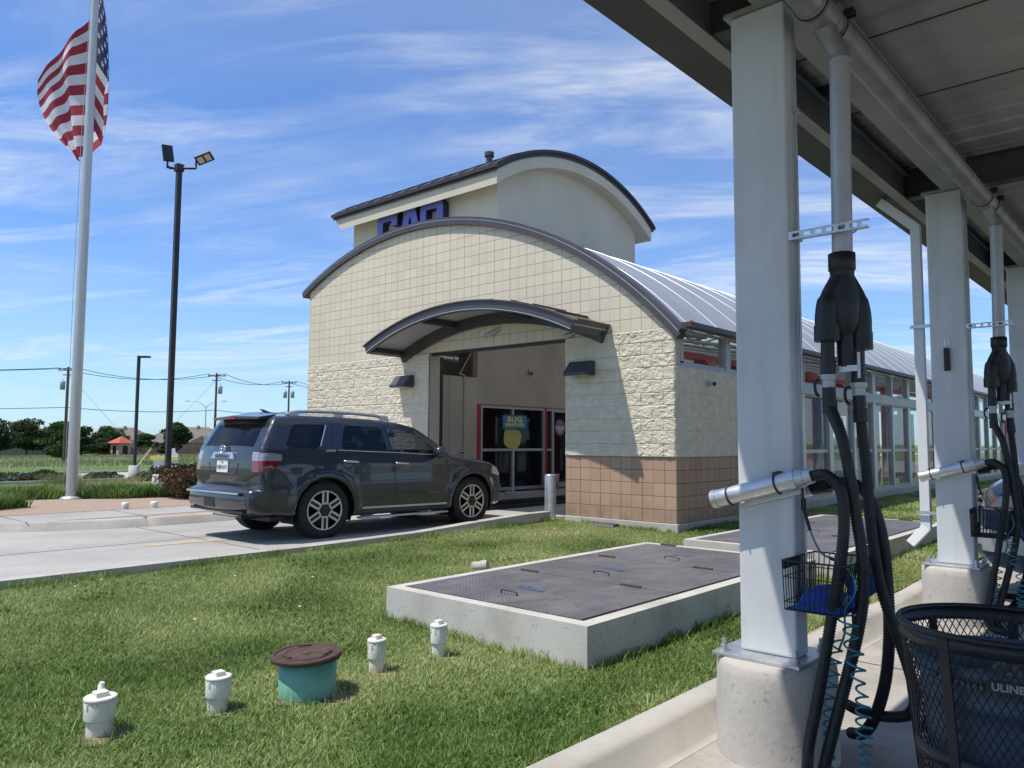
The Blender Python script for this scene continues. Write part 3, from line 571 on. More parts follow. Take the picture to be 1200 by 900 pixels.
g.add(pv+pv2,[tuple(range(n)),tuple(range(2*n-1,n-1,-1))]+[(i,i+n,(i+1)%n+n,(i+1)%n) for i in range(n)]); obj('yellow_panel',g,mat('panel_yellow',(.50,.43,.10),(.56,.48,.14),.5,scale=3),t)
t=thing('bucket','pink translucent bucket standing against the storefront','bucket',(-5.72,4.10,.452))
g=MB(); g.lathe((-5.72,4.10,0),[(.12,.453),(.15,.50),(.165,.80),(.17,.85),(.155,.85)],20); obj('tub',g,mat('pink_plastic',(.62,.18,.22),(.70,.42,.44),.4,scale=3),t,fixn=False)
g=MB(); g.box(-5.63,-5.56,3.99,4.06,.58,.74); obj('label_patch',g,M['beamdark'],t)
t=thing('junction_box','small dark junction box on the inner bay wall','box',(-5.99,1.6,1.05)); g=MB(); g.box(-5.995,-5.93,1.56,1.70,1.02,1.14); obj('cover',g,M['trimdark'],t,bevel=.006); g=MB(); g.cyl((-5.95,1.63,.46),(-5.95,1.63,1.02),.01,n=8); obj('pipe',g,M['trimdark'],t)
# bait station at wall base
g=MB(); g.prism([(-.24,.21),(-.24,.26),(-.20,.30),(-.03,.30),(-.03,.21)],-1.52,-1.02,'x'); single('ground_box',g,M['beamdark'],'low black plastic box on the grass against the tiled wall','box',bevel=.012)
# ------------------------------------------------------------------ vehicles
def inpoly(x,y,P):
    c=False; n=len(P); j=n-1
    for i in range(n):
        if (P[i][1]>y)!=(P[j][1]>y) and x<(P[j][0]-P[i][0])*(y-P[i][1])/(P[j][1]-P[i][1])+P[i][0]: c=not c
        j=i
    return c
def resample(P,st,closed=True):
    out=[]; n=len(P)
    for i in range(n if closed else n-1):
        a=np.array(P[i]); b=np.array(P[(i+1)%n]); L=np.linalg.norm(b-a); k=max(1,int(L/st+.5))
        for j in range(k): out.append(tuple(a+(b-a)*j/k))
    if not closed: out.append(tuple(P[-1]))
    return out
def roundpoly(P,r=.05,n=4):
    out=[]; N=len(P)
    for i in range(N):
        p=np.array(P[i]); a=np.array(P[i-1]); b=np.array(P[(i+1)%N]); la=np.linalg.norm(a-p); lb=np.linalg.norm(b-p); q=min(r,la*.4,lb*.4)
        A=p+(a-p)/la*q; B=p+(b-p)/lb*q
        for k in range(n+1):
            t=k/n; out.append(tuple((1-t)**2*A+2*t*(1-t)*p+t*t*B))
    return out
def segdist(px,py,P):
    best=np.full(px.shape,9.); n=len(P)
    for i in range(n):
        a=P[i]; b=P[(i+1)%n]; dx=b[0]-a[0]; dy=b[1]-a[1]; L=dx*dx+dy*dy+1e-12
        t=np.clip(((px-a[0])*dx+(py-a[1])*dy)/L,0,1); best=np.minimum(best,np.hypot(px-a[0]-t*dx,py-a[1]-t*dy))
    return best
PAINT=None
def car(name,label,loc,rotz,out,wheels,wr,regions,wins,doors,mats,group=None,arch=.47,detail=True):
    """out: closed side silhouette (s,z). regions: {part:(polygon,offset,mat)}; wins: list of (polygon, glass)"""
    T=thing(name,label,'car',(0,0,0),group)
    outl=resample(out,.07); WZ=mats['W']
    L=max(p[0] for p in out)
    def W(s,z,round_=True):
        s=np.asarray(s,float); z=np.asarray(z,float)
        w=np.interp(z,WZ[0],WZ[1])
        w=w*(1-(.05+.06*(z<.75))*np.clip((.34-s)/.34,0,1)**2.4)*(1-.20*np.clip((s-(L-.75))/.75,0,1)**2.0)
        # shoulder crease and lower body tuck
        w=w+.010*np.exp(-((z-1.02)/.035)**2)-.012*np.exp(-((z-.93)/.06)**2)*((s>.5)&(s<4.2))
        for wc in wheels:
            r=np.hypot(s-wc,z-.39); w=w+.034*np.clip(1.25-np.abs(r-(arch+.045))/.07,0,1)**.8*(z<1.02)*(z>.30)
        if round_:
            d=segdist(s,z,out); rr=np.where(z>.55,.06,.03); d=np.minimum(d,rr); w=w-(rr-np.sqrt(np.maximum(rr*rr-(rr-d)**2,0)))
        return w
    # side triangulation
    edges=[];pts=[]
    def addloop(P,closed=True):
        o=len(pts); pts.extend(P); n=len(P); edges.extend([(o+i,o+(i+1)%n) for i in range(n if closed else n-1)])
    addloop(outl)
    A=np.array(outl); cen=A.mean(0)
    # rings just inside the outline for the fillet
    n=len(A); nr=[]
    for i in range(n):
        t=A[(i+1)%n]-A[i-1]; t/=np.linalg.norm(t)+1e-9; nr.append((-t[1],t[0]))
    nr=np.array(nr); test=A[10]+nr[10]*.03
    if not inpoly(test[0],test[1],outl): nr=-nr
    for d in (.006,.02,.042,.07,.1): 
        for p in A+nr*d:
            if inpoly(p[0],p[1],outl): pts.append(tuple(p))
    wp=[]
    for P,gm in wins:
        q=resample(roundpoly(P,.07),.06); wp.append(q); addloop(q)
    rp={}
    for k,(P,off,mt) in regions.items(): q=resample(roundpoly(P,.03,3),.05); rp[k]=q; addloop(q)
    for P in doors: 
        q=resample(P,.05,False); addloop(q,False); 
    for wc in wheels:
        for rad,st in ((arch,26),(arch+.035,26),(arch+.10,28)):
            q=[(wc+rad*math.cos(a),.39+rad*math.sin(a)) for a in np.linspace(0,2*PI,st*2,endpoint=False)]; q=[p for p in q if inpoly(p[0],p[1],outl)]
            pts.extend(q)
    for s in np.arange(0.03,L,.075):
        for z in np.arange(.3,1.8,.07):
            if inpoly(s,z,outl): pts.append((s,z))
    V,_,F,_,_,_=delaunay_2d_cdt([Vector(p) for p in pts],edges,[],0,1e-5)
    V=[(v.x,v.y) for v in V]; va=np.array(V)
    w0=W(va[:,0],va[:,1])
    buckets={'body':[]}; 
    for k in regions: buckets[k]=[]
    for f in F:
        cxx=sum(V[i][0] for i in f)/3; czz=sum(V[i][1] for i in f)/3
        if not inpoly(cxx,czz,outl): continue
        if any(math.hypot(cxx-wc,czz-.39)<arch for wc in wheels): continue
        if any(inpoly(cxx,czz,q) for q in wp): continue
        for k,q in rp.items():
            if inpoly(cxx,czz,q): buckets[k].append(f); break
        else: buckets['body'].append(f)
    parts={k:MB() for k in buckets}
    for k,fs in buckets.items():
        off=regions[k][1] if k in regions else 0
        for sd in (1,-1):
            use=sorted({i for f in fs for i in f}); mp={u:i for i,u in enumerate(use)}
            parts[k].add([(sd*(w0[u]+off),V[u][0],V[u][1]) for u in use],[tuple(mp[i] for i in (f if sd>0 else f[::-1])) for f in fs],0,True)
    # strip over roof, bonnet, ends, floor
    U=np.concatenate([[-1],np.linspace(-.94,.94,19),[1]]); wo=W(A[:,0],A[:,1]); ring=[]
    crown=[]
    for (s,z) in outl:
        if s<.32 and z>.35: c=.05
        elif s>L-.5 and z>.35 and z<1.06: c=.17*min(1,(s-(L-.5))/.35)
        elif z>1.5: c=.035
        elif z>.9: c=.05
        else: c=0
        crown.append(c)
    crown=np.array(crown); crown=np.convolve(np.concatenate([crown[-2:],crown,crown[:2]]),np.ones(5)/5,'valid')
    grid=[]
    for i in range(n):
        row=[]
        for u in U: k=crown[i]*(1-abs(u)**2.4); row.append((wo[i]*u,A[i][0]-nr[i][0]*k,A[i][1]-nr[i][1]*k))
        grid.append(row)
    sreg={k:MB() for k in mats['strip']}; nu=len(U)
    for i in range(n):
        j=(i+1)%n; sm,zm=(A[i]+A[j])/2
        for q in range(nu-1):
            um=abs(U[q]+U[q+1])/2; tgt=parts['body']
            for k,(fn,mt,kind) in mats['strip'].items():
                if fn(sm,zm,um): tgt=sreg[k]; break
            tgt.add([grid[i][q],grid[i][q+1],grid[j][q+1],grid[j][q]],[(0,1,2,3)],0,True)
    def fin(nm,mb,mt,par=T,merge=True):
        if not mb.v: return None
        if nm in ('tail_lamp','headlamp','rocker','side_trim') and merge is True:
            for sg in (1,-1):
                q=MB(); q.v=mb.v; 
                for f,m_,s_ in zip(mb.f,mb.m,mb.sm):
                    if sum(mb.v[i][0] for i in f)*sg>0: q.f.append(f); q.m.append(m_); q.sm.append(s_)
                fin(nm,q,mt,par,'split')
            return None
        bm=bmesh.new(); vs=[bm.verts.new(v) for v in mb.v]
        for f,s_ in zip(mb.f,mb.sm):
            try: ff=bm.faces.new([vs[i] for i in f]); ff.smooth=s_
            except Exception: pass
        bmesh.ops.remove_doubles(bm,verts=bm.verts,dist=.0008); bmesh.ops.delete(bm,geom=[v for v in bm.verts if not v.link_faces],context='VERTS')
        bmesh.ops.recalc_face_normals(bm,faces=bm.faces)
        me=bpy.data.meshes.new(nm); bm.to_mesh(me); bm.free()
        for m_ in (mt if isinstance(mt,list) else [mt]): me.materials.append(m_)
        o=bpy.data.objects.new(nm,me); COL.objects.link(o); o.parent=par; o['_o']=[0,0,0]; return o
    body=fin('body',parts['body'],mats['paint'])
    for k,(P,off,mt) in regions.items():
        if k in sreg: parts[k].v and sreg[k].add(parts[k].v,parts[k].f,0,True); fin(k,sreg[k],mt)
        else: fin(k,parts[k],mt)
    for k,(fn,mt,kind) in mats['strip'].items():
        if k not in regions: fin(kind,sreg[k],mt)
    # window glass: inset sheets with a dark rim
    for (P,gm),q in zip(wins,wp):
        cs=np.mean(q,0); 
        for sd in (1,-1):
            g=MB(); rings=[]
            for f_ in (1.03,.66,.33):
                rings.append([tuple(cs+(np.array(p)-cs)*f_) for p in q])
            vs=[];nn=len(q)
            for rg in rings:
                a=np.array(rg); ww=np.interp(a[:,1],WZ[0],WZ[1]); ww=ww*(1-.05*np.clip((.34-a[:,0])/.34,0,1)**2.4)-.012; vs+=[(sd*w_,p[0],p[1]) for w_,p in zip(ww,a)]
            wc_=float(np.interp(cs[1],WZ[0],WZ[1]))-.012; vs.append((sd*wc_,cs[0],cs[1]))
            fs=[(r_*nn+i,r_*nn+(i+1)%nn,(r_+1)*nn+(i+1)%nn,(r_+1)*nn+i) for r_ in range(2) for i in range(nn)]+[(2*nn+i,2*nn+(i+1)%nn,3*nn) for i in range(nn)]
            g.add(vs,fs,0,True); obj('side_window',g,gm,T)
    # panel gaps
    g=MB()
    for P in doors:
        q=np.array(resample(P,.04,False)); ww=W(q[:,0],q[:,1])
        for sd in (1,-1):
            for i in range(len(q)-1):
                a=Vector((sd*(ww[i]+.0015),q[i][0],q[i][1])); b_=Vector((sd*(ww[i+1]+.0015),q[i+1][0],q[i+1][1])); t=(b_-a).normalized(); nn=Vector((0,-t.z,t.y))*.004
                g.add([a-nn,a+nn,b_+nn,b_-nn],[(0,1,2,3)])
    obj('panel_gap',g,M['black'],T)
    # inner arches and underside
    g=MB()
    for wc in wheels:
        for sd in (1,-1):
            nseg=18; vs=[]
            for i in range(nseg+1):
                a=-.35+(PI+.7)*i/nseg
                for xx in (.55,.905): vs.append((sd*xx,wc+(arch+.004)*math.cos(a),.39+(arch+.004)*math.sin(a)))
            g.add(vs,[(2*i,2*i+1,2*i+3,2*i+2) for i in range(nseg)]); g.box(sd*.54,sd*.56,wc-.5,wc+.5,.25,.9)
    g.box(-.80,.80,.35,L-.45,.28,.34); g.box(-.55,.55,.5,L-.6,.34,.42); g.cyl((-.5,wheels[0],.38),(.5,wheels[0],.38),.07,n=10); g.cyl((.45,.12,.33),(.45,.9,.34),.035,n=10)
    obj('underbody',g,M['black'],T)
    # wheels
    for wc in wheels:
        for sd in (1,-1):
            c=(0,wc,wr); wh=MB(); w1=.945
            P_=[(wr*.69,-.26),(wr*.84,-.265),(wr*.955,-.25),(wr,-.215),(wr,-.045),(wr*.965,-.012),(wr*.9,.0),(wr*.78,.004),(wr*.715,-.004),(wr*.69,-.02)]
            wh.lathe((sd*w1,wc,wr),[(r_,h*sd) for r_,h in P_],48,0,'x')
            wo_=obj('wheel',wh,M['tyre'],T,fixn=True)
            tr=MB()
            for k in range(64):
                a=2*PI*k/64; ca,sa=math.cos(a),math.sin(a); cc=Vector((sd*(w1-.13),wc+wr*1.001*ca,wr+wr*1.001*sa))
                tr.obox(cc,(.11,0,0),Vector((0,-sa,ca))*.013,Vector((0,ca,sa))*.004)
            obj('tread',tr,M['tyre'],wo_)
            rm=MB(); R_=wr*.70
            rm.lathe((sd*w1,wc,wr),[(R_,-.02*sd),(R_*.985,-.004*sd),(R_*.93,-.012*sd),(R_*.91,-.06*sd),(R_*.86,-.16*sd),(R_*.3,-.17*sd)],40,1,'x')
            rm.lathe((sd*w1,wc,wr),[(R_*1.0,-.01*sd),(R_*.99,-.001*sd),(R_*.925,-.006*sd),(R_*.92,-.02*sd)],48,0,'x')
            for k in range(6):
                a=2*PI*k/6+PI/2; rad=Vector((0,math.cos(a),math.sin(a))); tn=Vector((0,-math.sin(a),math.cos(a))); cc=Vector((sd*(w1-.022),wc,wr))
                # dark spoke body, two bright machined bars and a bright bridge
                rm.obox(cc+rad*R_*.58,(.016,0,0),rad*R_*.38,tn*.055,1)
                for o_ in (-.036,.036): rm.obox(cc+rad*R_*.635+tn*o_+Vector((sd*.013,0,0)),(.008,0,0),rad*R_*.31,tn*.0145,0)
                rm.obox(cc+rad*R_*.34+Vector((sd*.013,0,0)),(.008,0,0),rad*.013,tn*.048,0)
            rm.lathe((sd*w1,wc,wr),[(.075,-.03*sd),(.070,-.008*sd),(.05,-.004*sd),(.035,.0),(.001,.002*sd)],20,1,'x')
            obj('rim',rm,[M['machined'],M['rimdark']],wo_,bevel=.003)
    return T,fin,W,grid,A,nr
M['tyre']=mat('tyre',(.018,.018,.019),(.028,.028,.028),.75,scale=8,spec=.3)
M['machined']=mat('machined_alloy',(.62,.62,.62),None,.28,.9)
M['rimdark']=mat('dark_alloy',(.03,.03,.033),None,.35,.5)
M['chrome']=mat('chrome',(.62,.63,.64),None,.22,.9)
M['carglass_dark']=glass('privacy_glass',(.004,.005,.007),.10)
M['carglass']=glass('car_glass',(.01,.012,.012),.55)
def paintmat(nm,c):
    m,nt,b=base(nm); b.inputs['Base Color'].default_value=(*c,1); b.inputs['Metallic'].default_value=.45; b.inputs['Roughness'].default_value=.33
    b.inputs['Coat Weight'].default_value=1; b.inputs['Coat Roughness'].default_value=.03
    f=nt.ramp(nt.noise(900,2),.4,.7,.28,.42); nt.link(f,b.inputs['Roughness'])
    cc=nt.mix(nt.ramp(nt.noise(2.2,5),.45,.8,0,.04),(*c,1),(.30,.28,.25)); nt.link(cc,b.inputs['Base Color']); return m
M['greypaint']=paintmat('grey_car_paint',(.033,.037,.051)); M['bluegrey']=mat('blue_grey_car_paint',(.018,.045,.095),(.025,.055,.11),.35,.2,scale=2)
M['clad']=mat('car_cladding',(.06,.062,.07),None,.45,.2)
OUT=[(.16,.38),(.05,.43),(.0,.50),(.0,.655),(.035,.70),(.13,.715),(.145,.76),(.125,.95),(.135,1.15),(.165,1.28),(.29,1.52),(.37,1.655),(.44,1.705),(.8,1.728),(1.4,1.730),(2.0,1.712),(2.45,1.675),(2.78,1.610),(3.12,1.42),(3.47,1.175),(3.6,1.14),(4.0,1.10),(4.35,1.045),(4.58,.965),(4.68,.87),(4.735,.73),(4.77,.58),(4.76,.42),(4.68,.33),(4.4,.28),(3.3,.29),(1.7,.29),(.75,.34)]
WZ=([.28,.34,.5,.7,.95,1.12,1.26,1.60,1.72,1.8],[.90,.925,.945,.955,.955,.935,.905,.812,.770,.755])
m,ntl,bl=base('tail_lamp'); spx=ntl.new('ShaderNodeSeparateXYZ'); tcx=ntl.new('ShaderNodeTexCoord'); ntl.link(tcx.outputs['Object'],spx.inputs[0])
stp=ntl.math('GREATER_THAN',spx.outputs[2],1.10); cc=ntl.mix(stp,(.20,.007,.010),(.30,.30,.33)); 
sep=ntl.math('GREATER_THAN',ntl.math('SINE',ntl.math('MULTIPLY',spx.outputs[2],150)),.75); cc=ntl.mix(ntl.math('MULTIPLY',sep,.35),cc,(.10,.04,.05)); ntl.link(cc,bl.inputs['Base Color']); bl.inputs['Roughness'].default_value=.12; bl.inputs['Coat Weight'].default_value=1
M['tail']=m
REG={'tail_lamp':([(.0,.975),(.0,1.20),(.30,1.205),(.43,1.185),(.42,1.11),(.30,.985),(.12,.955)],.012,M['tail']),
     'rear_bumper':([(-.05,.36),(-.05,.70),(.16,.70),(.30,.70),(.64,.64),(.60,.5),(.64,.34),(.3,.30)],.010,M['greypaint']),
     'front_bumper':([(4.42,.27),(4.40,.50),(4.46,.62),(4.85,.66),(4.85,.2)],.006,M['greypaint']),
     'headlamp':([(4.36,.86),(4.40,.99),(4.60,.94),(4.70,.84),(4.66,.80)],.006,mat('headlamp_orange',(.75,.28,.10),(.8,.7,.6),.15,scale=6,coat=1)),
     'side_trim':([(1.71,.385),(1.71,.415),(3.33,.405),(3.33,.375)],.014,M['alu']),
     'rocker':([(1.64,.27),(1.60,.36),(3.38,.35),(3.38,.27)],.012,M['clad'])}
WIN=[([(.50,1.31),(.63,1.60),(1.14,1.61),(1.01,1.30),(.96,1.27),(.56,1.275)],M['carglass_dark']),
     ([(1.36,1.265),(1.46,1.61),(2.10,1.585),(2.16,1.235)],M['carglass_dark']),
     ([(2.27,1.23),(2.21,1.582),(2.50,1.555),(2.78,1.48),(3.02,1.33),(3.16,1.19)],M['carglass'])]
DOORS=[[(1.28,1.64),(1.22,1.25),(1.26,1.0),(1.45,.78),(1.62,.55),(1.66,.36),(2.30,.36)],[(2.16,1.62),(2.24,1.20),(2.30,.80),(2.30,.36),(3.32,.36),(3.38,.6),(3.36,.95),(3.30,1.16)],
       [(.42,1.20),(.90,1.235),(1.22,1.235)],[(3.33,1.155),(3.9,1.06),(4.38,1.005)],[(1.0,.96),(1.10,.965),(1.10,1.08),(1.0,1.075),(1.0,.96)]]
STRIP={'rear_glass':(lambda s,z,u: s<.34 and 1.30<z<1.62 and u<.88,M['carglass_dark'],'rear_window'),
       'wind':(lambda s,z,u: 2.80<s<3.45 and z>1.2 and u<.90,M['carglass'],'windscreen'),
       'tail_lamp':(lambda s,z,u: s<.2 and .97<z<1.20 and u>.84,M['tail'],'tail_lamp'),
       'headlamp':(lambda s,z,u: s>4.55 and .80<z<.95 and u>.66,REG['headlamp'][2],'headlamp'),
       'rear_bumper':(lambda s,z,u: s<.2 and .36<z<.71,M['greypaint'],'rear_bumper')}
T,fin,Wf,grid,A_,nr_=car('parked_car','dark grey four-door SUV nosing into the wash doorway','',0,OUT,[1.10,3.90],.40,REG,WIN,DOORS,{'W':WZ,'paint':M['greypaint'],'strip':STRIP})
T.name='suv'; T['category']='car'
def P3(nm,g,mt,par=T,**k): return obj(nm,g,mt,par,**k)
# roof rails, spoiler, aerial
for sd in (1,-1):
    g=MB(); g.tube(spline([(sd*.66,.62,1.735),(sd*.665,.80,1.785),(sd*.665,1.4,1.80),(sd*.66,2.1,1.775),(sd*.65,2.36,1.715)],6),.024,10); 
    for y in (.72,1.45,2.26): g.box(sd*.64,sd*.69,y-.07,y+.07,1.70,1.775)
    P3('roof_rail',g,M['alu'])
g=MB(); g.add([(-.66,.22,1.695),(.66,.22,1.695),(.62,.52,1.748),(-.62,.52,1.748),(-.64,.24,1.655),(.64,.24,1.655),(.62,.42,1.67),(-.62,.42,1.67),(0,.15,1.715),(0,.165,1.675),(0,.52,1.78)],[(0,8,10,3),(8,1,2,10),(0,4,9,8),(8,9,5,1),(4,7,6,5,9),(3,7,4,0),(1,5,6,2),(7,3,10,2,6)]); P3('spoiler',g,M['greypaint'],bevel=.015)
g=MB(); g.box(-.12,.12,.163,.18,1.672,1.69); P3('brake_light',g,M['red'])
g=MB(); g.add([(-.03,.72,1.74),(.03,.72,1.74),(0,.58,1.83),(0,.64,1.83),(.02,.84,1.76),(-.02,.84,1.76)],[(0,1,2),(0,2,3,5),(1,4,3,2),(3,4,5)]); P3('aerial',g,M['greypaint'])
# tailgate trim
def rear(u,z,dy=0):
    i=[k for k in range(len(A_)) if A_[k][0]<.35]; i.sort(key=lambda k:abs(A_[k][1]-z)); k=i[0]; s=float(np.interp(z,[.5,.655,.715,.76,.95,1.15,1.28],[0,0,.13,.145,.125,.135,.165])); w_=.95
    return Vector((u,s-.05*(1-abs(u/w_)**2.4)-dy,z))
g=MB(); pl=[(-.33,1.115),(.33,1.115),(.27,1.21),(-.27,1.21)]
vs=[rear(x,z,.03) for x,z in pl]+[rear(x,z,-.02) for x,z in pl]; g.add(vs,[(0,1,2,3),(0,4,5,1),(1,5,6,2),(2,6,7,3),(3,7,4,0)]); P3('tailgate_trim',g,M['chrome'],bevel=.008)
g=MB(); put_text(g,'4RUNNER',.085,rear(0,1.15,.035),(1,0,0),(0,0,1),.002,spacing=1.05); P3('badge_text',g,M['clad'])
g=MB(); c=rear(0,1.245,.04)
def ell(mb,c,a,b_,ux,uz,r=.007,n=28): mb.tube([c+ux*a*math.cos(t)+uz*b_*math.sin(t) for t in np.linspace(0,2*PI,n,endpoint=False)],r,6,closed=True)
ell(g,c,.085,.055,Vector((1,0,0)),Vector((0,0,1))); ell(g,c,.03,.05,Vector((1,0,0)),Vector((0,0,1)),.006); ell(g,c+Vector((0,0,.022)),.06,.025,Vector((1,0,0)),Vector((0,0,1)),.006); P3('emblem',g,M['chrome'])
g=MB(); vs=[rear(x,z,.012) for x,z in ((-.155,.93),(.155,.93),(.155,1.09),(-.155,1.09))]; g.add(vs+[v+Vector((0,.02,0)) for v in vs],[(0,1,2,3),(0,4,5,1),(1,5,6,2),(2,6,7,3),(3,7,4,0)]); pl_=P3('licence_plate',g,mat('plate_white',(.72,.73,.74),None,.4))
g=MB(); put_text(g,'XB8 6Y7',.075,rear(0,1.0,.018),(1,0,0),(0,0,1),.001); put_text(g,'TEXAS',.026,rear(0,1.068,.018),(1,0,0),(0,0,1),.001); obj('plate_text',g,M['black'],pl_)
g=MB(); g.box(-.76,.74,-.062,.07,.662,.680); P3('bumper_step',g,M['clad'],bevel=.008); g=MB(); g.box(-.76,.72,-.070,-.055,.648,.672); P3('bumper_chrome',g,M['alu'],bevel=.006)
g=MB(); g.box(-.25,.06,-.055,-.02,.46,.60); g.box(-.75,.75,-.01,.06,.40,.43); P3('hitch_cover',g,M['black'],bevel=.01)
g=MB(); vs=[rear(x,z,.004) for x,z in ((-.42,.80),(.42,.80),(.36,.93),(-.36,.93))]; 
g=MB(); g.tube([rear(-.72,.775,.003),rear(-.3,.775,.003),rear(.3,.775,.003),rear(.72,.775,.003)],.004,4); g.tube([rear(-.42,1.06,.0),rear(-.36,.90,.003),rear(.36,.90,.003),rear(.42,1.06,0)],.006,4); P3('tailgate_seam',g,M['black'])
g=MB(); g.tube(spline([(-.60,.185,1.33),(-.35,.11,1.315),(0,.085,1.31)],4),.007,5); P3('rear_wiper',g,M['black'])
# mirrors, handles, step bars, belt chrome
for sd in (1,-1):
    g=MB(); g.lathe((sd*1.04,3.10,1.22),[(.001,-.11),(.07,-.09),(.095,-.02),(.09,.06),(.001,.10)],14,0,'x'); g.box(sd*.90,sd*.98,3.06,3.14,1.16,1.20); P3('wing_mirror',g,M['greypaint'])
    for s0,z0 in ((1.38,1.085),(2.30,1.05)):
        g=MB(); g.tube(spline([(sd*.945,s0,z0),(sd*.985,s0+.03,z0),(sd*.985,s0+.21,z0-.01),(sd*.945,s0+.24,z0-.012)],4),.017,8); P3('door_handle',g,M['chrome'])
    g=MB(); g.box(sd*.88,sd*1.01,1.66,3.32,.245,.275); 
    for y in (1.9,3.0): g.box(sd*.6,sd*.9,y,y+.06,.25,.30)
    P3('step_bar',g,M['alu'],bevel=.012)
    g=MB(); q=[(1.30,1.245),(1.8,1.228),(2.3,1.212),(3.10,1.178)]; g.tube([(sd*(float(np.interp(z,*WZ))+.006),s,z) for s,z in q],.007,5); P3('belt_moulding',g,M['chrome'])
    g=MB(); q=[(1.03,1.30),(1.155,1.60)]; g.tube([(sd*(float(np.interp(z,*WZ))+.002),s,z) for s,z in q],.009,5); P3('quarter_chrome',g,M['chrome'])
g=MB(); put_text(g,'LIMITED',.045,(.935,1.17,1.235),(0,1,0),(0,0,1),.002); P3('side_badge',g,M['chrome'])
# interior
g=MB(); g.box(-.78,.78,.5,3.4,.6,1.0)
for x in (-.38,.38):
    for y in (2.25,1.25): g.box(x-.24,x+.24,y,y+.14,.9,1.36); g.box(x-.13,x+.13,y+.01,y+.10,1.38,1.56)
g.box(-.75,.75,3.05,3.5,1.0,1.13); g.box(-.85,.85,.18,.5,.6,1.0); P3('interior',g,M['black'],bevel=.03)
g=MB(); ell(g,Vector((-.38,2.92,1.14)),.18,.18,Vector((1,0,0)),Vector((0,.3,.95)),.015); P3('steering_wheel',g,M['black'])
g=MB(); g.box(-.12,.12,2.86,2.90,1.46,1.53); g.box(-.01,.01,2.9,2.92,1.5,1.58); P3('rear_view_mirror',g,M['black'])
T.scale=(.935,1,.955); T.location=(-3.698,-5.53,.30); T.rotation_euler=(R(-.35),0,R(-.3)); T['_o']=[-3.76,-5.55,.3]
# pickup at the vacuum bay behind the second column
REG2={k:REG[k] for k in ('rocker',)}; REG2['headlamp']=([(4.38,.82),(4.42,.95),(4.62,.93),(4.72,.80)],.01,mat('headlamp_clear',(.28,.29,.31),(.70,.24,.06),.12,scale=5,coat=1,lo=.5,hi=.6))
REG2['front_bumper']=([(4.38,.45),(4.36,.52),(4.44,.62),(4.9,.66),(4.9,.45)],.02,M['alu'])
ST2={'wind':STRIP['wind'],'rear_glass':STRIP['rear_glass'],'headlamp':(lambda s,z,u: s>4.55 and .80<z<.94 and u>.66,REG2['headlamp'][2],'headlamp'),'grille':(lambda s,z,u: s>4.45 and .68<z<.98 and u<=.62,M['chrome'],'grille'),'front_bumper':(lambda s,z,u: s>4.5 and .46<z<.66,M['alu'],'front_bumper')}
T2,fin2,*_=car('pickup_truck','blue grey truck with chrome nose parked behind the second canopy column','',0,OUT,[1.10,3.90],.40,REG2,WIN,DOORS,{'W':WZ,'paint':M['bluegrey'],'strip':ST2})
T2['category']='truck'
for sd in (1,-1):
    g=MB(); g.lathe((sd*1.06,3.10,1.24),[(.001,-.12),(.08,-.09),(.10,-.02),(.10,.06),(.001,.10)],14,0,'x'); obj('wing_mirror',g,M['black'],T2)
g=MB()
for z in (.74,.80,.86,.92): g.box(-.55,.55,4.80,4.90,z,z+.02)
obj('grille_bar',g,M['black'],T2)
T2.scale=(1.02,1.08,1.16); T2.rotation_euler=(0,0,R(90)); T2.location=(4.13+4.94*1.08,-.62,0.0)
